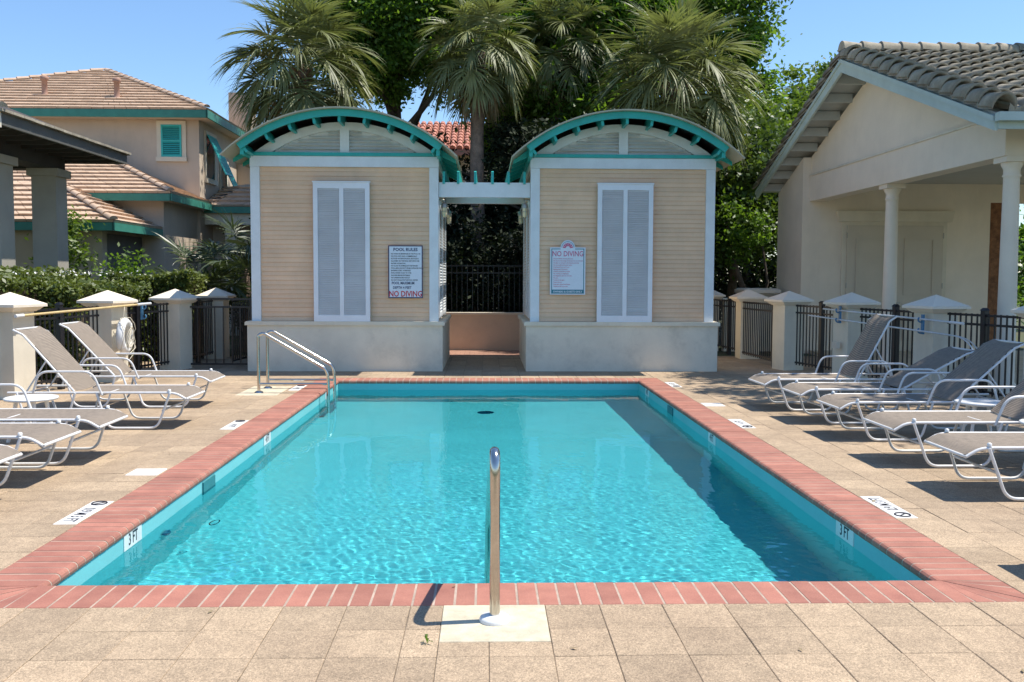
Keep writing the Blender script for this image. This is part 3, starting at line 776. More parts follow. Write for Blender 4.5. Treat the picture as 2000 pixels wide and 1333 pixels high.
def fence(a, b, label, post=(.5,), inset=.24):
    A = Vector((a[0], a[1], 0)); Bv = Vector((b[0], b[1], 0)); d = Bv - A; L_ = d.length; ang = math.atan2(d.y, d.x)
    t = thing('metal_fence', tuple(A + d * .5), label, 'fence', 'black picket fences between the pillars', ang)
    h = L_ / 2 - inset
    for z in (1.12, 1.0, .13):
        MB().box(-h, h, -.016, .016, z, z + .03).build('rail', 'black_metal', t)
    n = int(2 * h / .098)
    for k in range(n + 1):
        x = -h + .03 + k * (2 * h - .06) / n
        if any(abs(x - (-h + 2 * h * p)) < .06 for p in post): continue
        link('picket', pick2, t, (x, 0, 0), (0, 0, 0))
    for p in post:
        x = -h + 2 * h * p
        q = MB(); q.box(x - .036, x + .036, -.036, .036, -.01, 1.20); q.frustum(x, 0, 1.201, 1.235, .046, .02); q.build('post', 'black_metal', t)
for k in range(5):
    if k == 3: continue
    fence(PR[k], PR[k + 1], f'black metal picket fence between the {ordn[k]} and {ordn[k+1]} right pillars', (.42,) if k else (.55,))
fence((7.1, 8.9), PR[0], 'black metal picket fence running off past the nearest right pillar', (.5,))
fence(PL[0], PL[1], 'black metal picket fence between the nearest and second nearest left pillars', (.5,))
fence(PL[1], PL[2], 'black metal picket fence under the yellow pole at left', (.45,))
fence(PL[2], PL[3], 'black metal picket fence beside the life ring', (.35,))
fence(PL[3], PL[4], 'black metal picket fence behind the left gate', (.5,))
fence((-7.1, 8.8), PL[0], 'black metal picket fence running off at the near left', (.5,))
# far right gate leaf standing open
t = thing('open_gate', (5.10, 17.3, 0), 'black metal gate leaf between the right cabana and the pillars, standing open', 'gate', None, R(93))
for z in (1.12, 1.0, .13): MB().box(-.85, .85, -.016, .016, z, z + .03).build('rail', 'black_metal', t)
for k in range(17): link('picket', pick2, t, (-.82 + k * .1025, 0, 0))
MB().box(-.87, -.81, -.03, .03, .0, 1.22).build('post', 'black_metal', t)
# left gate
t = thing('garden_gate', (-4.72, 16.25, 0), 'black metal gate between the left cabana and the pillar', 'gate')
for z in (1.20, 1.06, .06): MB().box(-.56, .56, -.016, .016, z, z + .03).build('rail', 'black_metal', t)
gp = MB().box(-.009, .009, -.009, .009, .06, 1.06).mesh('picket', 'black_metal')
for k in range(8): link('picket', gp, t, (-.52 + k * .148, 0, 0))
for x in (-.56, .57): MB().box(x - .03, x + .03, -.03, .03, 0, 1.24).build('post', 'black_metal', t)
t = thing('gate_leaf', (-4.50, 17.05, 0), 'dense black metal gate leaf folded back beside the left cabana', 'gate', None, R(86))
for z in (1.17, 1.04, .1): MB().box(-.6, .6, -.016, .016, z, z + .03).build('rail', 'black_metal', t)
for k in range(12): link('picket', pick2, t, (-.57 + k * .104, 0, 0))

# poles, brackets, life ring, vent
t = thing('telescopic_pole', (-6.05, 12.0, 1.09), 'long yellow pool pole hung on the left pillars', 'pole')
q = MB(); A, Bv = Vector((-6.05, 12.0, 1.09)), Vector((-5.46, 14.45, 1.165)); q.tube([A, Bv], .017, 10); q.build('pole', 'pole_yellow', t, True)
q = MB(); q.tube([A + (A - Bv).normalized() * .06, A + (Bv - A).normalized() * .08], .024, 10); q.build('end_cap', 'white_resin', t, True)
q = MB(); q.tube([Bv, Bv + Vector((.08, .35, .01))], .021, 10); q.build('grip', 'pole_white', t, True)
for (x, y, z, lb) in [(-5.50, 14.75, 1.14, 'blue pole hook behind the life ring pillar'), (5.50, 14.30, 1.13, 'blue pole bracket on the third right pillar'), (5.93, 12.45, 1.07, 'blue pole bracket on the second right pillar')]:
    t = thing('pole_bracket', (x, y, z), lb, 'bracket', 'blue pole brackets')
    s = -1 if x > 0 else 1
    q = MB(); q.box(-.012, .012, -.03, .03, -.22, .05); q.build('plate', 'blue_plastic', t)
    for dz in (-.02, -.17):
        q = MB(); q.tube([(s * (.03 + .035 * math.sin(a)), 0, dz + .035 * math.cos(a)) for a in np.linspace(.6, 5.4, 9)], .012, 6); q.build('hook', 'blue_plastic', t)
t = thing('skimmer_pole', (5.44, 14.7, 1.11), 'upper silver pool pole across the right pillars', 'pole')
q = MB(); q.tube([(5.40, 14.75, 1.12), (5.885, 12.45, 1.06), (6.02, 11.75, 1.04)], .013, 8); q.build('pole', 'pole_white', t, True)
q = MB(); q.tube([(6.0, 11.85, 1.043), (6.05, 11.6, 1.037)], .018, 8); q.build('grip', 'white_resin', t, True)
t = thing('rescue_hook', (5.30, 15.1, .98), 'lower pool pole with a looped shepherd hook end, on the right pillars', 'pole')
q = MB(); q.tube([(5.28, 15.1, 1.00), (5.86, 12.45, .90), (5.99, 11.8, .875)], .012, 8); q.build('pole', 'pole_white', t, True)
for dd in (0, .12):
    q = MB(); q.tube(arc((5.99, 11.8, .875), (6.16 + dd * .9, 11.55, .86), (6.10 + dd * 1.1, 11.35 + dd, .55 - dd * .6), 10), .009, 6); q.build('hook_loop', 'pole_white', t, True)
t = thing('life_ring', (-5.53, 14.12, .70), 'white life ring with rope hung on the second left pillar', 'life ring', None, R(4))
ring_pts = [(0, .215 * math.cos(a), .215 * math.sin(a)) for a in np.linspace(0, 2 * math.pi, 29)[:-1]]
q = MB(); q.tube(ring_pts, .062, 12, True); q.build('ring', 'white_resin', t)
for a in (.8, 2.4, 3.9, 5.5):
    q = MB(); q.tube([(0, .215 * math.cos(a + b), .215 * math.sin(a + b)) for b in (-.09, 0, .09)], .066, 12); q.build('band', 'marker_white', t)
q = MB()
q.tube([(.03 + .05 * math.sin(i * .9), .29 * math.cos(i * .35) + .03 * math.sin(i * 1.7), .29 * math.sin(i * .35) + .02 * math.cos(i * 2.1)) for i in range(19)], .006, 5)
q.tube([(0, -.05, .27), (.01, -.02, .44), (0, .04, .27)], .006, 5)
for k in range(4): q.tube([(.06 + .02 * math.sin(i + k), .13 * math.sin(i * .7 + k) + .05, .16 * math.cos(i * .55 + k * 1.1) - .02) for i in range(12)], .007, 5)
q.tube([(.05, .2, .1), (.07, .26, -.1), (.05, .22, -.3), (.03, .12, -.36)], .006, 5)
q.build('rope', 'rope', t)
t = thing('deck_light', (5.50, 14.36, .56), 'small ribbed cream light fitting on the third right pillar', 'light fitting', None, RZ)
q = MB()
for k in range(6): q.box(-.07, .0, -.055 + k * .02, -.043 + k * .02, -.05, .05)
q.box(-.05, .0, -.058, .062, -.045, .045); q.build('body', 'stucco_white', t)

# ------------------------------------------------------------------ sun loungers
def lounger(label, back_deg=42., L1=1.16, LB=.86):
    """local: feet end at x=0 pointing -X, head towards +X, centre y=0"""
    t = thing('sun_lounger', (0, 0, 0), label, 'sun lounger', 'mesh sun loungers round the pool')
    W = .315; rz = .385
    a = R(back_deg); bx, bz = math.cos(a), math.sin(a)
    # bed rails (each side), foot end dips
    for s in (-1, 1):
        q = MB(); q.tube(rounded([(.0, s * W, rz - .065), (.09, s * W, rz - .012), (.17, s * W, rz), (L1 + .68, s * W, rz)], .06, 4), .0128, 8); q.build('bed_rail', 'white_tube', t)
        q = MB(); q.tube([(L1 + .01, s * (W - .035), rz + .01), (L1 + LB * .93 * bx, s * (W - .035), rz + LB * .93 * bz), (L1 + LB * bx + .06, s * (W - .035), rz + LB * bz + .005)], .012, 8); q.build('back_rail', 'white_tube', t)
        # sled legs: front and rear loops
        q = MB(); q.tube(rounded([(.16, s * (W + .016), rz), (.29, s * (W + .03), .018), (.80, s * (W + .03), .018), (.92, s * (W + .016), rz)], .085, 6), .0128, 8); q.build('leg', 'white_tube', t)
        q = MB(); q.tube(rounded([(1.14, s * (W + .016), rz), (1.24, s * (W + .03), .018), (1.62, s * (W + .03), .018), (1.74, s * (W + .016), rz)], .10, 6), .0128, 8); q.build('leg', 'white_tube', t)
        # arm rest
        q = MB(); q.tube(rounded([(.86, s * (W + .02), rz - .02), (.95, s * (W + .03), rz + .225), (1.50, s * (W + .03), rz + .225), (1.57, s * (W + .02), rz)], .10, 6), .012, 8); q.build('armrest', 'white_tube', t)
        # back strut
        q = MB(); q.tube([(L1 + LB * .52 * bx, s * (W - .05), rz + LB * .52 * bz), (min(L1 + .66, L1 + LB * .52 * bx + .22), s * (W - .05), rz + .0)], .009, 6); q.build('strut', 'white_tube', t)
        q = MB(); q.lathe([(.017, 0), (.017, .02), (.008, .026)], .0, 0, 8); o = q.build('end_plug', 'white_resin', t); o.location = (.17, s * W, rz + .012)
    q = MB(); q.tube([(.0, -W, rz - .065), (.0, W, rz - .065)], .0128, 8); q.build('cross_tube', 'white_tube', t)
    q = MB(); q.tube([(L1 + LB * bx + .06, -W + .035, rz + LB * bz + .005), (L1 + LB * bx + .06, W - .035, rz + LB * bz + .005)], .012, 8); q.build('cross_tube', 'white_tube', t)
    for x in (.24, .86, 1.72):
        z = .20 if x < .3 else rz - .02
        q = MB(); q.tube([(x, -W - .01, z), (x, W + .01, z)], .011, 6); q.build('cross_tube', 'white_tube', t)
    # slings with sag
    def sling(pts, W_, nm):
        q = MB(); ny_ = 8; vs = []; n = len(pts)
        for k in range(n):
            p = Vector((pts[k][0], 0, pts[k][1])); a_ = Vector((pts[max(k - 1, 0)][0], 0, pts[max(k - 1, 0)][1])); b_ = Vector((pts[min(k + 1, n - 1)][0], 0, pts[min(k + 1, n - 1)][1]))
            dn_ = (b_ - a_).normalized(); nr = Vector((-dn_.z, 0, dn_.x))
            for j in range(ny_ + 1):
                u = j / ny_ * 2 - 1; v = p + nr * (-.022 * (1 - u * u) + .008); vs.append((v.x, u * W_, v.z))
        m_ = ny_ + 1
        q.add(vs, [(k * m_ + j, (k + 1) * m_ + j, (k + 1) * m_ + j + 1, k * m_ + j + 1) for k in range(n - 1) for j in range(ny_)], True)
        return q.build(nm, 'sling', t)
    pts = [(.0, rz - .055), (.05, rz - .03), (.1, rz - .008), (.17, rz)] + [(.17 + (L1 - .17) * k / 10, rz) for k in range(1, 11)]
    sling(pts, W - .004, 'seat_sling')
    pts = [(L1 + LB * k / 10 * bx, rz + .012 + LB * k / 10 * bz) for k in range(0, 10)] + [(L1 + LB * bx + .055, rz + LB * bz + .012)]
    sling(pts, W - .04, 'back_sling')
    return t
# right side: feet towards the pool (-X)
RL = [(3.42, 6.82, 44, 'nearest right sun lounger, its near leg loop closest to the camera', 0), (3.41, 7.98, 44, 'second nearest right sun lounger, between the two white tables', 0), (3.44, 9.25, 42, 'middle right lounger with raised olive mesh back in front of the fence', 0),
      (3.41, 10.3, 29, 'fourth right lounger, its back lowered furthest', 0), (3.31, 11.3, 62, 'farthest right lounger, its back raised steepest', .01)]
for x, y, bd, lb, rz in RL:
    o = lounger(lb, bd); o.location = (x, y, 0); o.rotation_euler.z = rz + random.uniform(-.012, .012)
RL6 = lounger('lounger just past the right frame edge, seen by its shadow', 20); RL6.location = (2.97, 4.70, 0)
LL = [(-3.40, 6.35, 12, 'nearest left lounger, mostly outside the frame'), (-3.40, 7.32, 14, 'second nearest left lounger with its back lowered'), (-3.34, 8.17, 12, 'middle left lounger lying flat behind the white table'),
      (-3.20, 10.02, 49, 'fourth left lounger with raised back in front of the pillar'), (-3.42, 11.62, 47, 'farthest left lounger with raised back beside the life ring')]
for x, y, bd, lb in LL:
    o = lounger(lb, bd); o.location = (x, y, 0); o.rotation_euler.z = math.pi + random.uniform(-.012, .012)
# small round side tables
def table(x, y, lb):
    t = thing('side_table', (x, y, 0), lb, 'table', 'white resin side tables')
    q = MB(); q.lathe([(.20, .395), (.235, .40), (.245, .415), (.240, .425), (.225, .428)], 0, 0, 28); q.build('tabletop', 'white_resin', t)
    for k in range(4):
        a = k * math.pi / 2 + .6; ca, sa = math.cos(a), math.sin(a)
        q = MB(); q.tube([(ca * .13, sa * .13, .40), (ca * .16, sa * .16, .2), (ca * .21, sa * .21, 0)], [.022, .016, .018], 8); q.build('leg', 'white_resin', t)
table(-4.48, 9.05, 'round white table between left loungers')
table(4.74, 8.72, 'round white table between the middle and second nearest right loungers')
table(4.62, 7.42, 'round white table beside the nearest right lounger')

# ------------------------------------------------------------------ vegetation helpers
def leaf_quads(P, size, up=.3, aspect=.5):
    n = len(P)
    nrm = NP.normal(size=(n, 3)); nrm[:, 2] = np.abs(nrm[:, 2]) + up; nrm /= np.linalg.norm(nrm, axis=1)[:, None]
    t = NP.normal(size=(n, 3)); t -= nrm * (t * nrm).sum(1)[:, None]; t /= np.linalg.norm(t, axis=1)[:, None]
    b = np.cross(nrm, t); s = size * (.6 + .8 * NP.rand(n))[:, None]
    w = s * aspect
    return np.stack([P - t * s, P + b * w - t * s * .1, P + t * s, P - b * w - t * s * .1], 1)
def clumps(center, rad, nclump, nleaf, cr=.55, shell=.55, flat=.75):
    d = NP.normal(size=(nclump, 3)); d /= np.linalg.norm(d, axis=1)[:, None]
    r = shell + (1 - shell) * NP.rand(nclump); r *= (.82 + .3 * NP.rand(nclump))
    C = np.array(center) + d * np.array(rad) * r[:, None]
    k = NP.randint(0, nclump, nleaf)
    s = cr * (.55 + .9 * NP.rand(nclump))
    off = NP.normal(size=(nleaf, 3)) * .5; off[:, 2] *= flat
    return C[k] + off * s[k][:, None]
def crown(parent, name, blobs, mat, size, up=.3, aspect=.5):
    P = np.concatenate([clumps(*b) for b in blobs]); Q = leaf_quads(P, size, up, aspect)
    root = ORIG[parent.name]; Q = Q - np.array(root)
    o = link(name, quads_mesh(name, Q, mat), parent); return o
def limb(parent, name, path, r0, r1, mat='bark', seg=9):
    q = MB(); n = len(path); q.tube(path, [r0 + (r1 - r0) * i / (n - 1) for i in range(n)], seg)
    return q.build(name, mat, parent, True)
def wob(a, b, n=6, w=.15):
    a, b = Vector(a), Vector(b); return [a.lerp(b, i / n) + Vector((random.uniform(-w, w), random.uniform(-w, w), 0)) * (0 if i in (0,) else 1) for i in range(n + 1)]
def broadleaf(label, base, top, blobs, mat='leaf_oak', size=.085, r=.22, limbs=5, group='trees behind the cabanas', name='oak_tree', cat='tree', up=.3, spread=1.6):
    t = thing(name, base, label, cat, group)
    tp = Vector(top)
    limb(t, 'trunk', wob(base, top, 7, .07), r, r * .45)
    for k in range(limbs):
        b = blobs[k % len(blobs)]; c = Vector(b[0]); rr = b[1]
        end = c + Vector((random.uniform(-1, 1) * rr[0] * .6, random.uniform(-1, 1) * rr[1] * .6, random.uniform(-.3, .6) * rr[2]))
        st = Vector(base).lerp(tp, random.uniform(.55, .95))
        limb(t, 'branch', wob(st, end, 5, .12), r * .4, .02, seg=6)
    crown(t, 'crown', blobs, mat, size, up)
    return t

# oaks behind the left cabana and in the centre
broadleaf('live oak with glossy green crown behind the left cabana', (-2.45, 26, 0), (-2.5, 26, 7.4),
          [((-3.3, 26, 8.3), (1.7, 1.8, 2.0), 110, 30000), ((-1.9, 26, 9.0), (1.9, 1.8, 2.2), 110, 30000), ((-4.2, 27.4, 9.8), (1.7, 1.5, 1.1), 60, 10000), ((-2.9, 25.6, 7.2), (1.3, 1.2, .8), 36, 7000, .35), ((-.9, 26, 8.2), (.9, .8, 1.1), 26, 4800, .35)], size=.068, r=.26)
broadleaf('oak with dark hanging branches behind the middle palm', (1.0, 27.5, 0), (.9, 27.5, 7.5),
          [((.75, 26.0, 6.8), (1.2, 1.5, 2.4), 90, 18000), ((2.4, 24.9, 6.2), (1.6, 1.1, 1.7), 70, 15000), ((3.0, 25.4, 8.6), (2.2, 1.2, 1.6), 80, 18000), ((1.9, 27.5, 8.6), (2.4, 1.8, 2.4), 90, 22000), ((1.1, 27.2, 5.2), (1.4, 1.2, 1.8), 50, 9000), ((-.6, 27.5, 10), (2.0, 1.5, 1.4), 50, 9000)], 'leaf_oak', .085, .24)
broadleaf('tall oak behind the large right palm, open crown against the sky', (4.6, 28, 0), (4.6, 28, 8),
          [((4.6, 28, 9.2), (3.2, 2.2, 2.4), 120, 22000), ((6.9, 28, 8.8), (1.9, 1.6, 2.0), 70, 9000, .5), ((3.4, 28, 6.2), (2.2, 1.8, 2.2), 70, 12000), ((7.4, 28, 10.6), (1.8, 1.6, .9), 40, 5000, .5), ((8.0, 28, 7.0), (.9, 1.2, 1.0), 30, 2500, .4)], 'leaf_oak', .09, .3)
broadleaf('bright green tree between the right palm and the tiled pavilion', (7.6, 27, 0), (7.6, 27, 4.5),
          [((7.0, 26.5, 5.4), (1.7, 1.5, 1.5), 70, 13000), ((8.4, 27, 4.6), (1.6, 1.5, 1.8), 60, 10000), ((6.2, 26.5, 4.6), (1.2, 1.2, 1.4), 40, 7000), ((9.6, 28, 6.2), (1.2, 1.2, 1.2), 40, 4200, .4)], 'leaf_bright', .08, .16)
broadleaf('light green young tree rising beyond the pavilion roof', (11.2, 31, 0), (11.2, 31, 6.6),
          [((11.2, 31, 7.4), (1.3, 1.2, 1.9), 50, 5200, .42), ((10.4, 31, 6.0), (1.0, 1.0, 1.3), 36, 4200, .42)], 'leaf_bright', .085, .12)
broadleaf('dark leafy tree standing right of the right cabana', (6.4, 24, 0), (6.3, 24, 4.0),
          [((6.3, 24, 3.9), (1.6, 1.2, 1.9), 80, 16000), ((5.4, 23.6, 3.2), (1.2, 1.0, 1.6), 50, 8000), ((7.9, 24.5, 3.0), (1.5, 1.2, 1.9), 60, 9000)], 'leaf_mid', .075, .15)
# sloping bare trunks low right
t = thing('leaning_tree', (6.0, 22.6, 0), 'slender leaning trunk with sparse leaves behind the far right pillar', 'tree')
limb(t, 'trunk', [(6.9, 22.6, 0), (6.5, 22.6, .8), (6.1, 22.6, 1.9), (5.9, 22.7, 3.0)], .09, .05); limb(t, 'branch', [(6.6, 22.6, .6), (6.9, 22.6, 1.5), (6.75, 22.7, 2.6)], .05, .02)
crown(t, 'crown', [((6.2, 22.7, 2.8), (.8, .6, .8), 26, 2600, .3)], 'leaf_oak', .06)
# dense shrubs: behind the low wall and behind the cabanas
def shrub(label, c, rad, nc, nl, mat='leaf_dark_shade', size=.06, name='shrub', cat='shrub', group='dark shrubs behind the cabanas', cr=.4):
    t = thing(name, (c[0], c[1], 0), label, cat, group)
    for k in range(4): limb(t, 'stem', wob((c[0] + random.uniform(-.3, .3), c[1], 0), (c[0] + random.uniform(-.7, .7) * rad[0], c[1], c[2] + rad[2] * .3), 4, .08), .035, .012, seg=5)
    crown(t, 'foliage', [(c, rad, nc, nl, cr, .35, .9)], mat, size)
    return t
shrub('dense shrub behind the low peach wall, its leaves coloured dark for shade', (.1, 22.4, 1.5), (1.9, .9, 1.6), 120, 16000)
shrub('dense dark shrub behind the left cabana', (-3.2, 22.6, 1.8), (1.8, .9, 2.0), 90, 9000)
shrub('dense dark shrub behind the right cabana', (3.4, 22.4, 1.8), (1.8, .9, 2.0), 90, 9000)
broadleaf('low dark tree crown filling the gap right of the tall palm trunk, plus unseen shading foliage', (1.3, 23.4, 0), (1.3, 23.4, 4.2),
          [((1.3, 23.4, 4.7), (1.5, .9, 1.0), 60, 10000, .4), ((-2.4, 23.5, 4.6), (1.3, .9, .9), 50, 7000, .4)], 'leaf_dark_shade', .07, .1, 4)  # second blob, hidden behind the left cabana, is added to shade the passage
shrub('tall screen shrub far behind the passage, its leaves coloured dark for shade', (.3, 25.0, 2.6), (3.2, .9, 2.6), 160, 20000, size=.08)
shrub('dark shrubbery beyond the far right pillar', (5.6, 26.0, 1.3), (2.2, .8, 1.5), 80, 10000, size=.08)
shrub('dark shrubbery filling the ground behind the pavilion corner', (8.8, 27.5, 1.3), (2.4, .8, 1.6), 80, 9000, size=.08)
shrub('green shrub mass far behind the right pavilion porch', (16.5, 30, 2.2), (4.0, 1, 2.6), 120, 12000, 'leaf_oak', .1)
# black fence behind the low wall
t = thing('metal_fence', (0, 21.2, 0), 'black metal fence just behind the low peach wall', 'fence')
for z in (1.86, 1.70, .30): MB().box(-4.4, 4.4, 21.19, 21.22, z, z + .03).build('rail', 'black_metal', t, True)
pk3 = MB().box(-.009, .009, -.009, .009, .0, 1.9).mesh('picket', 'black_metal')
for k in range(-18, 19): link('picket', pk3, t, (k * .12, 0, 0))

# clipped hedge behind the left fence
def hedge(label, x0, x1, y0, y1, z1, n):
    t = thing('hedge', ((x0 + x1) / 2, (y0 + y1) / 2, 0), label, 'hedge', 'clipped hedges behind the left fence')
    P = NP.rand(n, 3) * np.array([x1 - x0, y1 - y0, z1]) + np.array([x0, y0, 0])
    top = NP.rand(n) < .55; P[top, 2] = z1 - np.abs(NP.normal(size=top.sum())) * .10
    P[:, 2] += .07 * np.sin(P[:, 0] * 3.1) + .05 * np.sin(P[:, 1] * 4.3 + 1)
    side = (~top) & (NP.rand(n) < .5); P[side, 1] = y0 + np.abs(NP.normal(size=side.sum())) * .1
    P += NP.normal(size=(n, 3)) * .035
    Q = leaf_quads(P, .045, .5, .48) - np.array(ORIG[t.name])
    link('foliage', quads_mesh('foliage', Q, 'leaf_hedge'), t)
    q = MB(); q.box(x0 + .15, x1 - .15, y0 + .15, y1 - .15, 0, z1 - .22); q.build('twiggy_core', 'bark', t, True)
hedge('clipped green hedge with pale blooms behind the near left fence', -9.6, -7.0, 13.2, 16.4, 1.60, 26000)
hedge('clipped green hedge in front of the tiled house, reaching the gate', -7.2, -5.65, 17.6, 18.7, 1.60, 13000)
hedge('low green hedge strip behind the second left pillar', -7.0, -6.35, 14.4, 17.5, 1.50, 9000)
# blooms
P = np.stack([NP.rand(200) * 3.6 - 9.4, NP.rand(200) * 2.4 + 13.3, 1.62 + NP.rand(200) * .08], 1)
q_ = leaf_quads(P, .016, .6, .9) ; o = link('hedge_blossom', quads_mesh('hedge_blossom', q_, 'marker_white')); tag(o, 'tiny white blossoms scattered over the hedge top', 'blossom', kind='stuff')

# ------------------------------------------------------------------ palms
def frond(parent, root, az, el, plen, blen, mat, droop=1., nleaf=44, fold=.5):
    """costapalmate frond; root is relative to the palm's origin"""
    d = Vector((math.cos(az) * math.cos(el), math.sin(az) * math.cos(el), math.sin(el)))
    sidev = Vector((-math.sin(az), math.cos(az), 0))
    V = []; Fc = []
    # petiole
    p = Vector(root); pts = [p.copy()]; dd = d.copy()
    for k in range(6):
        p = p + dd * plen / 6; dd = (dd + Vector((0, 0, -.055 * droop))).normalized(); pts.append(p.copy())
    q = MB(); q.tube(pts, [.022, .018, .015, .013, .012, .011, .010], 5)
    hub = pts[-1]; up = sidev.cross(dd).normalized() * -1
    if up.z < 0: up = -up
    hub_d = dd
    # leaflets spring along a short down-curving costa, folded into a V and drooping at the tips
    costa = []; cp2 = hub.copy(); cd = hub_d.copy()
    for k in range(7):
        costa.append((cp2.copy(), cd.copy())); cp2 = cp2 + cd * blen * .07; cd = (cd + Vector((0, 0, -.16 * droop))).normalized()
    fd = random.uniform(.05, .75) * fold * 1.6; droop = droop * random.uniform(.45, .95)
    for k in range(nleaf):
        u = k / (nleaf - 1) * 2 - 1; ang = u * R(112) + random.gauss(0, .03)
        cpos, cdir = costa[min(6, int((1 - abs(u)) * 6.99))]
        ll = blen * (.98 - .32 * abs(u) ** 1.8) * random.uniform(.86, 1.06)
        ld = (cdir * math.cos(ang) + sidev * math.sin(ang) + up * (fd * abs(math.sin(ang)) - .08)).normalized()
        w0 = .023; pos = cpos.copy(); cur = ld.copy(); nseg = 7
        wd = up.cross(ld); wd = (wd if wd.length > .1 else sidev).normalized(); wd = (wd + up * random.uniform(-.7, .7)).normalized()
        sd2 = random.uniform(.6, 1.5); ridge = []
        for j in range(nseg + 1):
            f = j / nseg
            w = w0 * (1.0 if 0 < f < .5 else (.3 if f == 0 else max(.03, 1 - (f - .45) / .55)))
            ridge.append((pos - wd * w, pos + wd * w))
            pos = pos + cur * ll / nseg
            cur = (cur + Vector((0, 0, -(.03 + .80 * f ** 1.7) * droop * sd2 * .62))).normalized()
        vs = [v for pr in ridge for v in pr]
        q.add(vs, [(2 * j, 2 * j + 1, 2 * j + 3, 2 * j + 2) for j in range(nseg)])
    me = q.mesh('frond', mat)
    a = me.attributes.new('rnd', 'FLOAT', 'FACE'); r0 = random.random() * .6
    a.data.foreach_set('value', [r0 + random.random() * .4 for _ in q.f])
    return link('frond', me, parent)
def palm(label, base, top, rad, n, trunk_r=.17, dead=6, boots=True, seed=1, petf=1.0):
    random.seed(seed)
    t = thing('sabal_palm', base, label, 'palm tree', 'sabal palms behind the cabanas')
    bx = Vector(base); tp = Vector(top) - bx
    path = [Vector((0, 0, -.05)).lerp(tp, i / 14) + Vector((math.sin(i * .5) * .03, 0, 0)) for i in range(15)]
    q = MB(); q.tube(path, [trunk_r * (1.12 if i == 0 else 1 - .08 * (i / 14) + .025 * math.sin(i * 2.3)) for i in range(15)], 16); q.build('trunk', 'palm_bark', t)
    if boots:
        bq = MB(); bq.add([(-.045, 0, 0), (.045, 0, 0), (.03, .10, .20), (-.03, .10, .20), (-.04, -.03, .02), (.04, -.03, .02), (.025, .075, .22), (-.025, .075, .22)], [(0, 3, 2, 1), (4, 5, 6, 7), (0, 1, 5, 4), (2, 3, 7, 6), (1, 2, 6, 5), (0, 4, 7, 3)])
        bme = bq.mesh('boot', 'boot')
        for k in range(46):
            a = k * 2.4; z = -1.15 + k * .024
            link('boot', bme, t, (tp.x + math.cos(a) * trunk_r * .92, tp.y + math.sin(a) * trunk_r * .92, tp.z + z), (random.uniform(-.2, .1), 0, a - math.pi / 2))
    for k in range(n):
        f = k / n; el = R(82 - 112 * f ** .85 + random.uniform(-9, 9)); az = k * 2.39996 + random.uniform(-.2, .2)
        pl = rad * .50 * random.uniform(.85, 1.1) * petf; bl = rad * .52 * random.uniform(.9, 1.12)
        frond(t, (tp.x, tp.y, tp.z - .25 * f), az, el, pl, bl, 'frond_green', droop=.85 + .55 * f)
    for k in range(dead):
        az = k * 2 * math.pi / dead + random.uniform(-.3, .3)
        frond(t, (tp.x, tp.y, tp.z - .35), az, R(-48 + random.uniform(-14, 10)), rad * .4, rad * .45, 'frond_dry', 1.6, 22)
    return t
palm('sabal palm with arching fronds against the blue sky, above the left cabana', (-4.55, 23, 0), (-4.58, 23, 6.65), 2.0, 60, .2, 5, seed=3)
palm('tall slim sabal palm whose trunk rises through the passage', (-.27, 22.9, 0), (-.24, 22.9, 7.1), 1.6, 50, .175, 8, boots=False, seed=5)
palm('leaning sabal palm tucked between the centre palm and the oak', (1.55, 24.5, 0), (2.0, 24.5, 7.7), 1.6, 42, .2, 6, seed=8)
palm('largest sabal palm, full round crown above the right cabana', (4.25, 21.3, 0), (4.27, 21.3, 6.0), 2.05, 70, .24, 4, seed=11)
random.seed(22)
# dark palmettos in front of the tiled house
def palmetto(x, y, z, n, rad, label):
    t = thing('palmetto', (x, y, 0), label, 'palmetto', 'dark palmettos in front of the tiled house')
    for k in range(n): frond(t, (0, 0, .2 + z * random.random()), random.uniform(0, 6.28), R(random.uniform(5, 80)), rad * .55, rad * .5, 'frond_dark', 1., 22)
    q = MB(); q.tube([(0, 0, 0), (.03, 0, z * .6), (0, 0, z + .2)], .09, 8); q.build('trunk', 'palm_bark', t)
palmetto(-6.1, 19.5, 1.3, 30, 1.5, 'dark palmetto in front of the tiled house, left of the pair')
palmetto(-5.2, 19.9, 1.6, 28, 1.4, 'dark palmetto right behind the left cabana')
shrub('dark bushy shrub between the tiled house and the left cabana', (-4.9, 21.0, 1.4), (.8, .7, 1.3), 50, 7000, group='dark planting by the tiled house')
shrub('small pale leaved shrub between the pavilion pillars', (-8.9, 19.6, 2.0), (.5, .5, 1.2), 30, 2600, 'leaf_bright', .05, group='planting by the tiled house', cr=.3)
shrub('small green shrub against the house wall painted dark for shade', (-7.6, 19.4, 1.3), (.6, .5, .8), 30, 2200, 'leaf_oak', .05, group='planting by the tiled house', cr=.3)

# a few dry leaves blown over the deck
lp = []
for _ in range(30):
    x, y = random.uniform(-6.5, 6.5), random.uniform(2.9, 18.5)
    if abs(x) < HW + .02 and YN < y < YF: continue
    lp.append((x, y, .004))
o = link('fallen_leaves', quads_mesh('fallen_leaves', leaf_quads(np.array(lp), .022, 6., .4) + np.array([0, 0, .004]), 'frond_dry')); tag(o, 'scattered dry leaves on the tan pavers', 'leaves', kind='stuff')
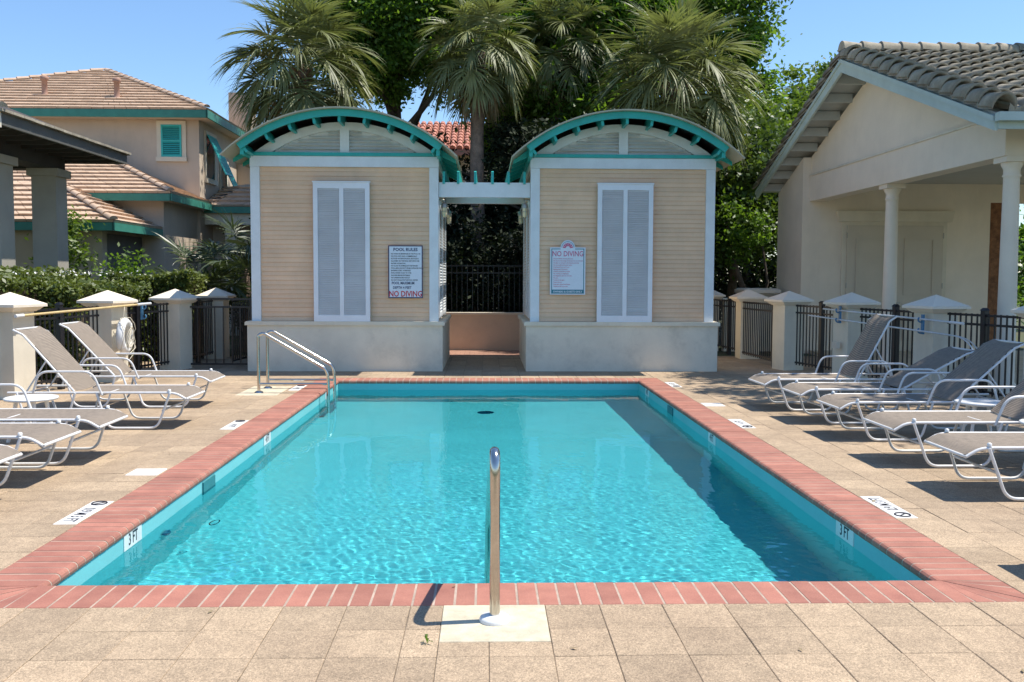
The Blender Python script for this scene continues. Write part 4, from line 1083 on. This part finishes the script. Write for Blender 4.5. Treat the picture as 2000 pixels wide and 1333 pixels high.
# weed in a paver joint
t = thing('weed', (-.31, 3.96, 0), 'tiny green weed growing in the paver joint left of the plate', 'weed')
Q = []
for k in range(9):
    a = random.uniform(0, 6.28); l = random.uniform(.02, .045); h_ = random.uniform(.01, .04); w = .004
    d = np.array([math.cos(a), math.sin(a), 0]); s_ = np.array([-math.sin(a), math.cos(a), 0]) * w
    Q.append([np.zeros(3), d * l * .5 + s_ + [0, 0, h_], d * l + [0, 0, h_ * .8], d * l * .5 - s_ + [0, 0, h_]])
link('leaves', quads_mesh('leaves', np.array(Q), 'leaf_oak'), t)

# ------------------------------------------------------------------ tiled houses on the left
def tile_strips(mb, quad, expo, th=.035, seg=None):
    """roof plane given by eave-left, eave-right, top-right, top-left; rows of flat tiles as stepped strips; returns strips"""
    a, b, c, d = map(Vector, quad); n = max(1, round((((a + b) / 2) - ((c + d) / 2)).length / expo))
    nr = (b - a).cross(d - a).normalized()
    if nr.z < 0: nr = -nr
    out = []
    for k in range(n):
        f0, f1 = k / n, (k + 1) / n
        p0, p1, p2, p3 = a.lerp(d, f0), b.lerp(c, f0), b.lerp(c, f1), a.lerp(d, f1)
        out.append((p0, p1, p2, p3, nr))
    return out
tcount = [0]
def tiled_roof(parent, quad, expo=.32, tw=.30, mat='tile_pink', th=.06):
    """all tiles of one slope: every row cut into tiles; joined geometry"""
    q = MB()
    for (p0, p1, p2, p3, nr) in tile_strips(None, quad, expo):
        L_ = (p1 - p0).length; n = max(1, round(L_ / tw))
        for i in range(n):
            u0, u1 = (i + .02) / n, (i + .98) / n
            j = random.uniform(-.004, .006)
            a, b, c, d = p0.lerp(p1, u0), p0.lerp(p1, u1), p3.lerp(p2, u1), p3.lerp(p2, u0)
            up1, up0 = nr * (th + j), nr * (.008)
            q.add([a, b, c, d, a + up1, b + up1, c + up0, d + up0], [(4, 5, 6, 7), (0, 1, 5, 4), (1, 2, 6, 5), (3, 0, 4, 7)])
    o = q.build('roof_tiles', mat, parent, True); o['kind'] = 'stuff'
    q = MB(); a, b, c, d = [Vector(v) for v in quad]; nn = (b - a).cross(d - a).normalized(); nn = nn if nn.z > 0 else -nn
    q.add([a, b, c, d] + [v - nn * .06 for v in (a, b, c, d)], [(0, 1, 2, 3), (7, 6, 5, 4), (0, 4, 5, 1), (1, 5, 6, 2), (2, 6, 7, 3), (3, 7, 4, 0)]); q.build('roof_deck', 'roof_under', parent, True)
def hip_caps(parent, a, b, mat='tile_pink', n=None, r=.085):
    a, b = Vector(a), Vector(b); L_ = (b - a).length; n = n or round(L_ / .36); d = (b - a).normalized()
    side = d.cross(Vector((0, 0, 1))).normalized(); up = side.cross(d)
    for k in range(n):
        p0 = a + d * (k / n * L_); p1 = a + d * ((k + 1.12) / n * L_)
        q = MB(); vs = []
        for (p, rr, lift) in ((p0, r * 1.12, .035), (p1, r * .92, .015)):
            for i in range(7):
                t_ = math.pi * i / 6; vs.append(p + side * math.cos(t_) * rr + up * (math.sin(t_) * rr * .8 + lift))
        q.add(vs, [(i, i + 1, i + 8, i + 7) for i in range(6)], True); q.add([vs[i] for i in range(7)], [tuple(range(7))])
        q.build('hip_tile', mat, parent, True)
def fascia(parent, a, b, h=.17, mat='teal_dull', th=.05, z=0):
    a, b = Vector(a), Vector(b); d = (b - a).normalized(); s = Vector((-d.y, d.x, 0)) * th
    q = MB(); vs = [a, b, b + s, a + s]; vs = [v + Vector((0, 0, z)) for v in vs]
    q.add(vs + [v - Vector((0, 0, h)) for v in vs], [(0, 1, 2, 3), (7, 6, 5, 4), (0, 4, 5, 1), (1, 5, 6, 2), (2, 6, 7, 3), (3, 7, 4, 0)])
    q.build('fascia', mat, parent, True)
H = thing('tiled_house', (-11, 28, 0), 'two storey beige stucco house with pink tile hip roofs and teal trim', 'house')
EW = dict()
# upper storey
ez = 6.05; ex = -7.5; ey = 25.1
MB().box(-17.6, -7.87, 25.6, 33.5, -.05, 5.95).build('wall', 'stucco_house', H, True)
ap = (-11.9, 29.5, ez + 1.95); al = (-12.0, 29.5, ez + 1.95)
yb = 33.9; xl = -18.1
tiled_roof(H, [(xl, ey, ez), (ex, ey, ez), (ap[0], ap[1], ap[2]), (al[0], al[1], al[2])])
tiled_roof(H, [(ex, ey, ez), (ex, yb, ez), (ap[0], ap[1] + .1, ap[2]), ap])
tiled_roof(H, [(ex, yb, ez), (xl, yb, ez), al, ap])
hip_caps(H, (ex, ey, ez + .03), ap); hip_caps(H, (ex, yb, ez + .03), ap); hip_caps(H, (xl, ey, ez + .03), al)
fascia(H, (xl, ey - .01, ez - .01), (ex + .0, ey - .01, ez - .01), .2); fascia(H, (ex + .03, ey - .01, ez - .01), (ex + .03, yb, ez - .01), .2)
MB().box(xl, ex - .03, ey + .05, 26, ez - .19, ez - .16).build('soffit', 'stucco_house', H, True); MB().box(-8, ex - .03, 26, yb, ez - .19, ez - .16).build('soffit', 'stucco_house', H, True)
for x, z in ((-12.35, 6.62), (-10.3, 6.55)):
    y = ey + (z - ez) / (1.95 / 4.4)
    q = MB(); q.lathe([(.13, -.06), (.085, 0), (.075, .06), (.075, .42), (.11, .43), (.11, .53), (.06, .55)], x, y, 12, z); q.build('vent_pipe', 'clay_pipe', H, True)
# chimney
q = MB(); q.box(-8.1, -7.42, 29.4, 30.1, 4, 7.35); q.build('chimney', 'stucco_house', H, True)
# front window with closed teal shutter
def hwindow(x0, x1, z0, z1, y, name='window'):
    q = MB(); q.box(x0 - .12, x1 + .12, y - .05, y + .02, z1, z1 + .11); q.box(x0 - .12, x0, y - .04, y + .02, z0, z1); q.box(x1, x1 + .12, y - .04, y + .02, z0, z1); q.box(x0 - .14, x1 + .14, y - .08, y + .02, z0 - .12, z0)
    w = q.build(name, 'stucco_cream', H, True)
    MB().box(x0, x1, y - .012, y + .01, z0, z1).build('pane', 'glass_dark', w, True)
    return w
w = hwindow(-8.88, -8.33, 4.85, 5.72, 25.6)
q = MB(); fw = .05; x0_, x1_, z0_, z1_ = -8.88, -8.33, 4.85, 5.72
q.box(x0_, x0_ + fw, 25.54, 25.575, z0_, z1_); q.box(x1_ - fw, x1_, 25.54, 25.575, z0_, z1_); q.box(x0_ + fw, x1_ - fw, 25.54, 25.575, z0_, z0_ + fw); q.box(x0_ + fw, x1_ - fw, 25.54, 25.575, z1_ - fw, z1_); q.box(x0_ + fw, x1_ - fw, 25.54, 25.575, 5.26, 5.31)
for k in range(15): q.prism([(25.545, z0_ + .06 + k * .052), (25.57, z0_ + .095 + k * .052), (25.575, z0_ + .095 + k * .052), (25.55, z0_ + .055 + k * .052)], x0_ + fw, x1_ - fw, 'x')
q.build('shutter', 'teal_shutter', w, True)
# side windows with propped Bahama shutters (wall x=-7.87)
for (ya, yb_, za, zb_) in ((26.15, 26.95, 4.35, 5.55), (27.6, 28.15, 3.55, 4.95)):
    q = MB(); q.box(-7.87, -7.81, ya - .1, yb_ + .1, zb_, zb_ + .1); q.box(-7.87, -7.79, ya - .1, yb_ + .1, za - .13, za); q.box(-7.87, -7.83, ya - .1, ya, za, zb_); q.box(-7.87, -7.83, yb_, yb_ + .1, za, zb_)
    w = q.build('window', 'stucco_cream', H, True)
    MB().box(-7.88, -7.855, ya, yb_, za, zb_).build('pane', 'glass_dark', w, True)
    q = MB(); M1 = Matrix.Translation((-7.80, (ya + yb_) / 2, zb_)) @ Matrix.Rotation(R(-24), 4, 'Y'); hh = (yb_ - ya) / 2; hz_ = zb_ - za
    q.box(-.015, .015, -hh, -hh + .05, -hz_, 0, M1); q.box(-.015, .015, hh - .05, hh, -hz_, 0, M1); q.box(-.015, .015, -hh + .05, hh - .05, -.05, 0, M1); q.box(-.015, .015, -hh + .05, hh - .05, -hz_, -hz_ + .05, M1)
    for k in range(int(hz_ / .055) - 1): q.box(-.016, .010, -hh + .05, hh - .05, -hz_ + .06 + k * .055, -hz_ + .09 + k * .055, M1)
    q.build('shutter', 'teal_shutter', w, True)
# middle roof (single storey wing)
mz = 3.60; mx, my = -7.62, 22.5; ye = 25.8
MB().box(-16, -7.95, 22.95, 25.61, -.05, 3.5).build('wall', 'stucco_house', H, True)
sl = .45; tt = 3.08
tiled_roof(H, [(-16, my, mz), (mx, my, mz), (mx - tt, my + tt, mz + tt * sl), (-16, my + tt, mz + tt * sl)])
tiled_roof(H, [(mx, my, mz), (mx, ye, mz), (mx - .3, ye, mz + .3 * sl), (mx - tt, my + tt, mz + tt * sl)])
hip_caps(H, (mx, my, mz + .03), (mx - tt, my + tt, mz + tt * sl + .03))
fascia(H, (-16, my - .01, mz - .01), (mx, my - .01, mz - .01)); fascia(H, (mx + .03, my - .01, mz - .01), (mx + .03, ye, mz - .01))
MB().box(-7.96, mx - .001, my + .05, ye - .01, mz - .17, mz - .14).build('soffit', 'stucco_house', H, True)
# roof over the side entrance
ze = 3.54
tiled_roof(H, [(mx, ye, ze), (-5.0, ye, ze), (-6.0, ye + 1.3, ze + .73), (-7.0, ye + 1.3, ze + .73)])
tiled_roof(H, [(-5.0, ye, ze), (-5.0, ye + 3, ze), (-6.0, ye + 2, ze + .73), (-6.0, ye + 1.3, ze + .73)])
tiled_roof(H, [(-7.86, ye + .05, ze + .05), (mx, ye, ze), (-7.0, ye + 1.3, ze + .73), (-7.86, ye + 2.2, ze + .73)])
hip_caps(H, (-5.0, ye, ze + .03), (-6.0, ye + 1.3, ze + .76)); fascia(H, (mx - .2, ye - .03, ze - .01), (-5.0, ye - .03, ze - .01)); fascia(H, (-4.97, ye - .03, ze - .01), (-4.97, ye + 3, ze - .01))
MB().box(-7.86, -5.02, ye + .03, ye + 2.9, ze - .17, ze - .14).build('soffit', 'stucco_house', H, True)
MB().box(-7.86, -5.6, ye + .9, ye + 3, -.05, ze - .18).build('wall', 'stucco_house', H, True)
for x in (-7.3, -6.3, -5.5): MB().box(x, x + .3, ye + .15, ye + .45, -.05, 3.05).build('porch_pillar', 'stucco_cream', H, True)
MB().box(-7.85, -5.2, ye + .12, ye + .48, 3.051, 3.36).build('porch_beam', 'stucco_cream', H, True)
# lowest roof
kz, kx, ky = 2.76, -8.0, 20.0
MB().box(-15, -8.45, 20.5, 22.949, -.05, 2.66).build('wall', 'stucco_house', H, True)
MB().box(-8.449, -8.43, 20.75, 22.8, -.02, 2.55).build('wall_shade_panel', 'stucco_shade', H, True)  # dark panel paints the shade lying on this side wall
tiled_roof(H, [(-15, ky, kz), (kx, ky, kz), (kx - 2.2, ky + 2.2, kz + 1.05), (-15, ky + 2.2, kz + 1.05)])
tiled_roof(H, [(kx, ky, kz), (kx, 22.94, kz), (kx - 1.9, 22.94, kz + .95), (kx - 2.2, ky + 2.2, kz + 1.05)])
hip_caps(H, (kx, ky, kz + .03), (kx - 2.2, ky + 2.2, kz + 1.08)); fascia(H, (-15, ky - .01, kz - .01), (kx, ky - .01, kz - .01)); fascia(H, (kx + .03, ky - .01, kz - .01), (kx + .03, 22.94, kz - .01))

# orange roofed house far behind the passage
H2 = thing('peach_house', (-.6, 38, 0), 'distant peach house with orange barrel tile roof seen above the passage', 'house')
MB().box(-5.0, 5.5, 38, 46, 0, 6.8).build('wall', 'stucco_peach', H2, True)
q = MB()
for k in range(-21, 14):      # barrel columns
    x = k * .28
    for r_ in range(9):
        ya, yb2 = 37.4 + r_ * .42, 37.4 + (r_ + 1.05) * .42; za, zb2 = 6.75 + r_ * .18, 6.75 + (r_ + 1.05) * .18
        vs = []
        for (y_, z_, rr) in ((ya, za + .03, .13), (yb2, zb2, .12)):
            for i in range(5): t_ = math.pi * i / 4; vs.append((x + math.cos(t_) * rr, y_, z_ + math.sin(t_) * rr))
        q.add(vs, [(i, i + 1, i + 6, i + 5) for i in range(4)] + [(0, 1, 2, 3, 4)], True)
o = q.build('roof_tiles', 'tile_orange', H2, True); o['kind'] = 'stuff'
q = MB(); q.add([(-6, 37.4, 6.74), (4, 37.4, 6.74), (4, 41.2, 8.35), (-6, 41.2, 8.35)], [(0, 1, 2, 3)]); q.box(-6, 4, 37.35, 37.45, 6.5, 6.74); q.build('roof_deck', 'tile_orange', H2, True)
q = MB(); q.box(-.9, -.3, 37.96, 38.02, 4.6, 5.8); w = q.build('window', 'white_paint', H2, True); MB().box(-.83, -.37, 37.94, 37.955, 4.67, 5.73).build('pane', 'glass_dark', w, True)

# ------------------------------------------------------------------ dark roofed pavilion on the left
PV = thing('dark_pavilion', (-9.5, 16.5, 0), 'open pavilion with square grey pillars and dark timber roof edge at left', 'pavilion')
for yy in (15.5, 17.5):
    q = MB(); q.box(-8.50, -8.05, yy, yy + .45, 0, 3.58); p_ = q.build('pillar', 'pavilion_stone', PV, True)
    q = MB(); q.box(-8.56, -7.99, yy - .06, yy + .51, 3.46, 3.60); q.build('capital', 'pavilion_stone', p_, True)
for yy in (15.5, 17.5, 13.0):
    q = MB(); q.box(-12.5, -12.05, yy, yy + .45, 0, 3.58); q.build('pillar', 'pavilion_stone', PV, True)
MB().box(-8.5, -8.08, 13.4, 17.97, 3.602, 4.0).build('beam', 'wood_dark', PV, True)
MB().box(-12.5, -8.51, 17.55, 17.95, 3.602, 4.0).build('beam', 'wood_dark', PV, True)
MB().prism([(-13.2, 4.01), (-7.22, 4.01), (-7.22, 3.92), (-7.24, 3.92), (-13.2, 3.92)], 13.9, 18.6).build('soffit', 'wood_dark', PV, True)
MB().box(-7.219, -7.17, 13.9, 18.6, 3.82, 4.0).build('fascia', 'pavilion_fascia', PV, True)
MB().box(-13.2, -7.17, 18.601, 18.65, 3.82, 4.0).build('fascia', 'pavilion_fascia', PV, True)
MB().box(-13.2, -7.17, 13.85, 13.899, 3.78, 4.0).build('fascia', 'stucco_base', PV, True)
for k in range(9):
    yy = 14.3 + k * .5; MB().prism([(-13, 3.915), (-7.24, 3.915), (-7.24, 3.83), (-7.4, 3.80), (-13, 3.80)], yy, yy + .05).build('rafter', 'wood_dark', PV, True)
q = MB(); q.add([(-7.12, 13.8, 4.0), (-7.12, 18.7, 4.0), (-10.1, 16.3, 5.2), (-13.2, 13.8, 4.0), (-13.2, 18.7, 4.0)], [(0, 1, 2), (1, 4, 2), (4, 3, 2), (3, 0, 2)]); q.build('roof_deck', 'roof_under', PV, True)
for k in range(15):
    yy = 13.8 + k * .327; q = MB(); q.box(-7.4, -7.10, yy, yy + .318, 4.005 + .002 * (k % 3), 4.045 + .002 * (k % 3)); q.build('tile', 'tile_grey', PV, True)
hip_caps(PV, (-7.12, 13.8, 4.03), (-10.1, 16.3, 5.22), 'tile_grey')

# ------------------------------------------------------------------ right pavilion with barrel tiles
RP = thing('tiled_pavilion', (9.5, 16.9, 0), 'cream stucco pavilion with round columns and grey barrel tile roof at right', 'pavilion')
P = lambda q, n, m, par=RP: q.build(n, m, par, True)
ridge_y, ridge_z, e0, e1, ezr = 17.0, 5.66, 11.77, 22.23, 3.73
slp = (ridge_z - ezr) / (ridge_y - e0)
Xr = 6.5; Xg = 7.08; Xw = 6.9; Xe = 16.
rz_ = lambda y: ridge_z - abs(y - ridge_y) * slp
# gable panel above the beam
P(MB().prism([(12.85, 3.882), (20.199, 3.882), (20.199, rz_(20.2) - .20), (17.0, ridge_z - .2), (12.85, rz_(12.85) - .2)], Xg, Xg + .18, 'x'), 'gable_wall', 'stucco_white')
P(MB().box(Xg - .03, Xg + .30, 12.55, 20.19, 3.30, 3.88), 'beam', 'stucco_white')
P(MB().box(Xg + .301, Xe, 12.56, 12.86, 3.30, 3.88), 'beam', 'stucco_white')
P(MB().box(Xg - .055, Xg - .031, 12.53, 20.18, 3.845, 3.885), 'beam_trim', 'stucco_base')
P(MB().box(Xg + .30, Xe, 12.87, 20.19, 3.70, 3.76), 'ceiling', 'ceiling_grey')
P(MB().prism([(20.2, -.05), (21.9, -.05), (21.9, rz_(21.9) - .22), (20.2, rz_(20.2) - .22)], Xw, Xw + .4, 'x'), 'wall', 'stucco_white')
P(MB().box(Xw + .401, 11.1, 20.2, 20.45, -.05, 3.9), 'wall', 'stucco_white')
P(MB().box(Xg + .185, 11.1, 20.46, 21.9, -.05, 3.6), 'wall', 'stucco_white')
P(MB().box(11.101, 13.5, 20.2, 20.5, 3.3, 3.9), 'beam', 'stucco_white')
P(MB().box(11.12, 11.42, 20.25, 20.6, -.05, 3.3), 'stone_pier', 'stone_brown')
# double door
P(MB().box(7.78, 10.12, 20.155, 20.199, -.05, 2.86), 'door_frame', 'stucco_cream')
P(MB().prism([(7.70, 2.862), (10.20, 2.862), (10.25, 3.06), (10.25, 3.10), (7.65, 3.10), (7.65, 3.06)], 20.10, 20.199), 'door_header', 'stucco_cream')
for (a, b) in ((7.88, 8.945), (8.955, 10.02)):
    d = P(MB().box(a, b, 20.12, 20.154, 0, 2.78), 'door', 'door_cream')
    for z0, z1 in ((.25, 1.05), (1.25, 2.5)):
        q = MB(); i = .2
        for (xa, xb, za, zb2) in ((a + i, b - i, z0, z0 + .035), (a + i, b - i, z1 - .035, z1), (a + i, a + i + .035, z0 + .035, z1 - .035), (b - i - .035, b - i, z0 + .035, z1 - .035)): q.box(xa, xb, 20.10, 20.119, za, zb2)
        q.build('panel_moulding', 'door_cream', d, True)
    for z in (.35, 1.4, 2.5): MB().box((a - .012 if a < 8 else b - .008), (a + .008 if a < 8 else b + .012), 20.108, 20.125, z, z + .12).build('hinge', 'lamp_metal', d, True)
    if a > 8.5: MB().box(a + .05, a + .11, 20.06, 20.119, 1.02, 1.10).build('handle', 'lamp_metal', d, True)
# columns
cp = [(.165, 0), (.165, .08), (.14, .10), (.15, .13), (.125, .16), (.122, 1.2), (.105, 2.98), (.105, 3.02), (.125, 3.04), (.108, 3.06), (.108, 3.13), (.14, 3.19), (.145, 3.22)]
for (x, y) in ((7.25, 12.72), (7.25, 16.5), (11.0, 12.72), (14.5, 12.72)):
    c = P(MB().lathe(cp, x, y, 28), 'column', 'stucco_white')
    MB().box(x - .17, x + .17, y - .17, y + .17, 3.221, 3.299).build('abacus', 'stucco_white', c, True)
# roof deck, barge boards, lookouts
for (ya, yb) in ((e0, ridge_y), (e1, ridge_y)):
    nrm = Vector((0, -slp if ya < ridge_y else slp, 1)).normalized()
    vs = [Vector((Xr, ya, ezr)), Vector((Xe, ya, ezr)), Vector((Xe, yb, ridge_z)), Vector((Xr, yb, ridge_z))]
    P(MB().add(vs + [v - nrm * .06 for v in vs], [(0, 1, 2, 3), (7, 6, 5, 4), (0, 4, 5, 1), (1, 5, 6, 2), (2, 6, 7, 3), (3, 7, 4, 0)]), 'roof_deck', 'grey_trim')
for s, mt in ((1, 'aqua_trim'), (-1, 'aqua_trim')):
    ya = e0 if s > 0 else e1
    P(MB().prism([(ya, ezr - .03), (ridge_y, ridge_z - .03), (ridge_y, ridge_z - .27), (ya, ezr - .22)], Xr - .045, Xr, 'x'), 'barge_board', mt)
    P(MB().prism([(ya, ezr - .031), (ridge_y, ridge_z - .031), (ridge_y, ridge_z - .10), (ya, ezr - .10)], Xr - .07, Xr - .046, 'x'), 'barge_trim', mt)
for k in range(8):
    for s in (1, -1):
        y = ridge_y - s * (.42 + k * .62); z = rz_(y)
        P(MB().box(Xr + .001, Xg - .001, y - .045, y + .045, z - .24, z - .07), 'lookout', 'grey_trim')
P(MB().box(Xr - .05, Xe, e0 - .13, e0 - .02, ezr - .11, ezr + .0), 'gutter', 'aqua_trim')
P(MB().box(Xr, Xe, e0 - .018, e0 + .02, ezr - .20, ezr - .03), 'fascia', 'aqua_trim')
# barrel tiles, front slope
ns = 15; slope_len = math.hypot(ridge_y - e0, ridge_z - ezr); ex_ = slope_len / ns; tw = .30
q = MB(); vs = []; ang = math.atan(slp)
for (d0, rr, lf) in ((-.03, .105, .028), (ex_ + .03, .088, .0)):
    for i in range(9): t_ = math.pi * i / 8; vs.append((math.cos(t_) * rr, d0, math.sin(t_) * rr * .85 + lf + .008))
nv = len(vs); vs2 = [(v[0] * .86, v[1], v[2] - .016) for v in vs]
fs = [(i, i + 9, i + 10, i + 1) for i in range(8)] + [(nv + i, nv + i + 1, nv + i + 10, nv + i + 9) for i in range(8)] + [(i, i + 1, nv + i + 1, nv + i) for i in range(8)]
q.add(vs + vs2, fs, True); tile_me = q.mesh('tile', 'tile_grey')
q = MB(); vs = []
for (d0, lf) in ((-.03, .020), (ex_ + .03, .004)):
    for i in range(5): u = i / 4 * 2 - 1; vs.append((u * .085, d0, .014 + .035 * u * u + lf))
q.add(vs, [(i, i + 1, i + 6, i + 5) for i in range(4)] , True); q.add([vs[i] for i in range(5)] + [(-.085, -.03, -.0), (.085, -.03, 0)], [(5, 0, 1, 2, 3, 4, 6)]); pan_me = q.mesh('pan_tile', 'tile_grey')
def put(me, x, k, rot=0., dz=0.):
    y = e0 + (k * ex_) * math.cos(ang); z = ezr + (k * ex_) * math.sin(ang)
    o = link('tile' if me is tile_me else 'pan_tile', me, RP, (x - 9.5 + random.uniform(-.006, .006), y - 16.9, z + dz + random.uniform(0, .006)), (ang + random.gauss(0, .012), rot, random.gauss(0, .012)))
    o.scale = (1.6, 1, 2.2) if x < Xr + .1 else (1.3, 1, 1.65)
ntile = 0
for c in range(10):
    x = Xr + .05 + c * .36
    for k in range(ns):
        if x > .62 * (e0 + k * ex_) + .2: continue
        put(tile_me, x, k); ntile += 1
        put(pan_me, x + .18, k, 0, .02); ntile += 1
print('tiles', ntile)
# back slope rake tiles and ridge caps
q = MB()
for k in range(ns):
    y = e1 - k * ex_ * math.cos(ang); z = ezr + k * ex_ * math.sin(ang)
    link('tile', tile_me, RP, (Xr + .05 - 9.5, y - 16.9, z), (ang, 0, math.pi)).scale = (1.6, 1, 2.0)
for k in range(16):
    q = MB(); vs = []
    for (x_, rr, lf) in ((Xr - .05 + k * .36, .17, .13), (Xr + .33 + k * .36, .145, .11)):
        for i in range(9): t_ = math.pi * i / 8; vs.append((x_, ridge_y + math.cos(t_) * rr, ridge_z + lf + math.sin(t_) * rr))
    q.add(vs, [(i, i + 9, i + 10, i + 1) for i in range(8)], True); q.add([vs[i] for i in range(9)], [tuple(range(9))]); P(q, 'ridge_tile', 'tile_grey')
# porch floor
tag(MB().box(7.11, 16, 12.3, 20.2, -.06, .02).build('porch_floor', 'plate_concrete'), kind='structure')
# oak leaning over the pavilion roof, just out of frame at the upper right
broadleaf('oak overhanging the tiled pavilion from beyond its roof', (15, 19, 0), (14.4, 18.6, 6.5), [((12.6, 17.2, 8.6), (1.8, 2.4, 1.1), 60, 9000)], 'leaf_oak', .085, .25, group=None)
broadleaf('oak leaning over the right fence, its unseen canopy above the frame shaped for shade', (11.2, 10.4, 0), (10.6, 10.3, 7.0),
          [((10.0, 10.2, 8.8), (2.0, 2.0, 1.0), 60, 11000), ((8.0, 14.0, 9.0), (.75, 2.4, .45), 34, 5000, .4), ((9.3, 8.0, 8.6), (.8, 1.6, .5), 26, 4000, .4)], 'leaf_oak', .085, .25, group=None)  # unseen canopy, shaped to shade the deck strip, lounger backs and pillar caps
shrub('green shrubs seen through the right pavilion porch', (12.6, 24.5, 1.7), (2.2, 1, 2.0), 80, 9000, 'leaf_oak', .07, group=None)

# far right garden wall and monument pillar behind the pavilion corner
t = thing('monument_pillar', (6.35, 21.6, 0), 'broad cream pillar with flat moulded cap behind the right pillars', 'pillar')
q = MB(); q.box(-.33, .33, -.33, .33, -.05, 1.20); q.build('shaft', 'stucco_cream', t)
q = MB(); q.frustum(0, 0, 1.20, 1.27, .33, .40); q.frustum(0, 0, 1.27, 1.34, .43, .43); q.frustum(0, 0, 1.34, 1.38, .43, .36); q.build('cap', 'stucco_white', t)
t = thing('garden_wall', (7.0, 20.9, 0), 'short cream wall running to the pavilion corner', 'wall')
MB().box(5.35, 6.89, 20.75, 20.95, -.05, 1.10).build('wall', 'stucco_cream', t, True); MB().box(5.30, 6.89, 20.70, 21.0, 1.101, 1.16).build('wall_cap', 'stucco_white', t, True)
print('objects', len(bpy.data.objects))
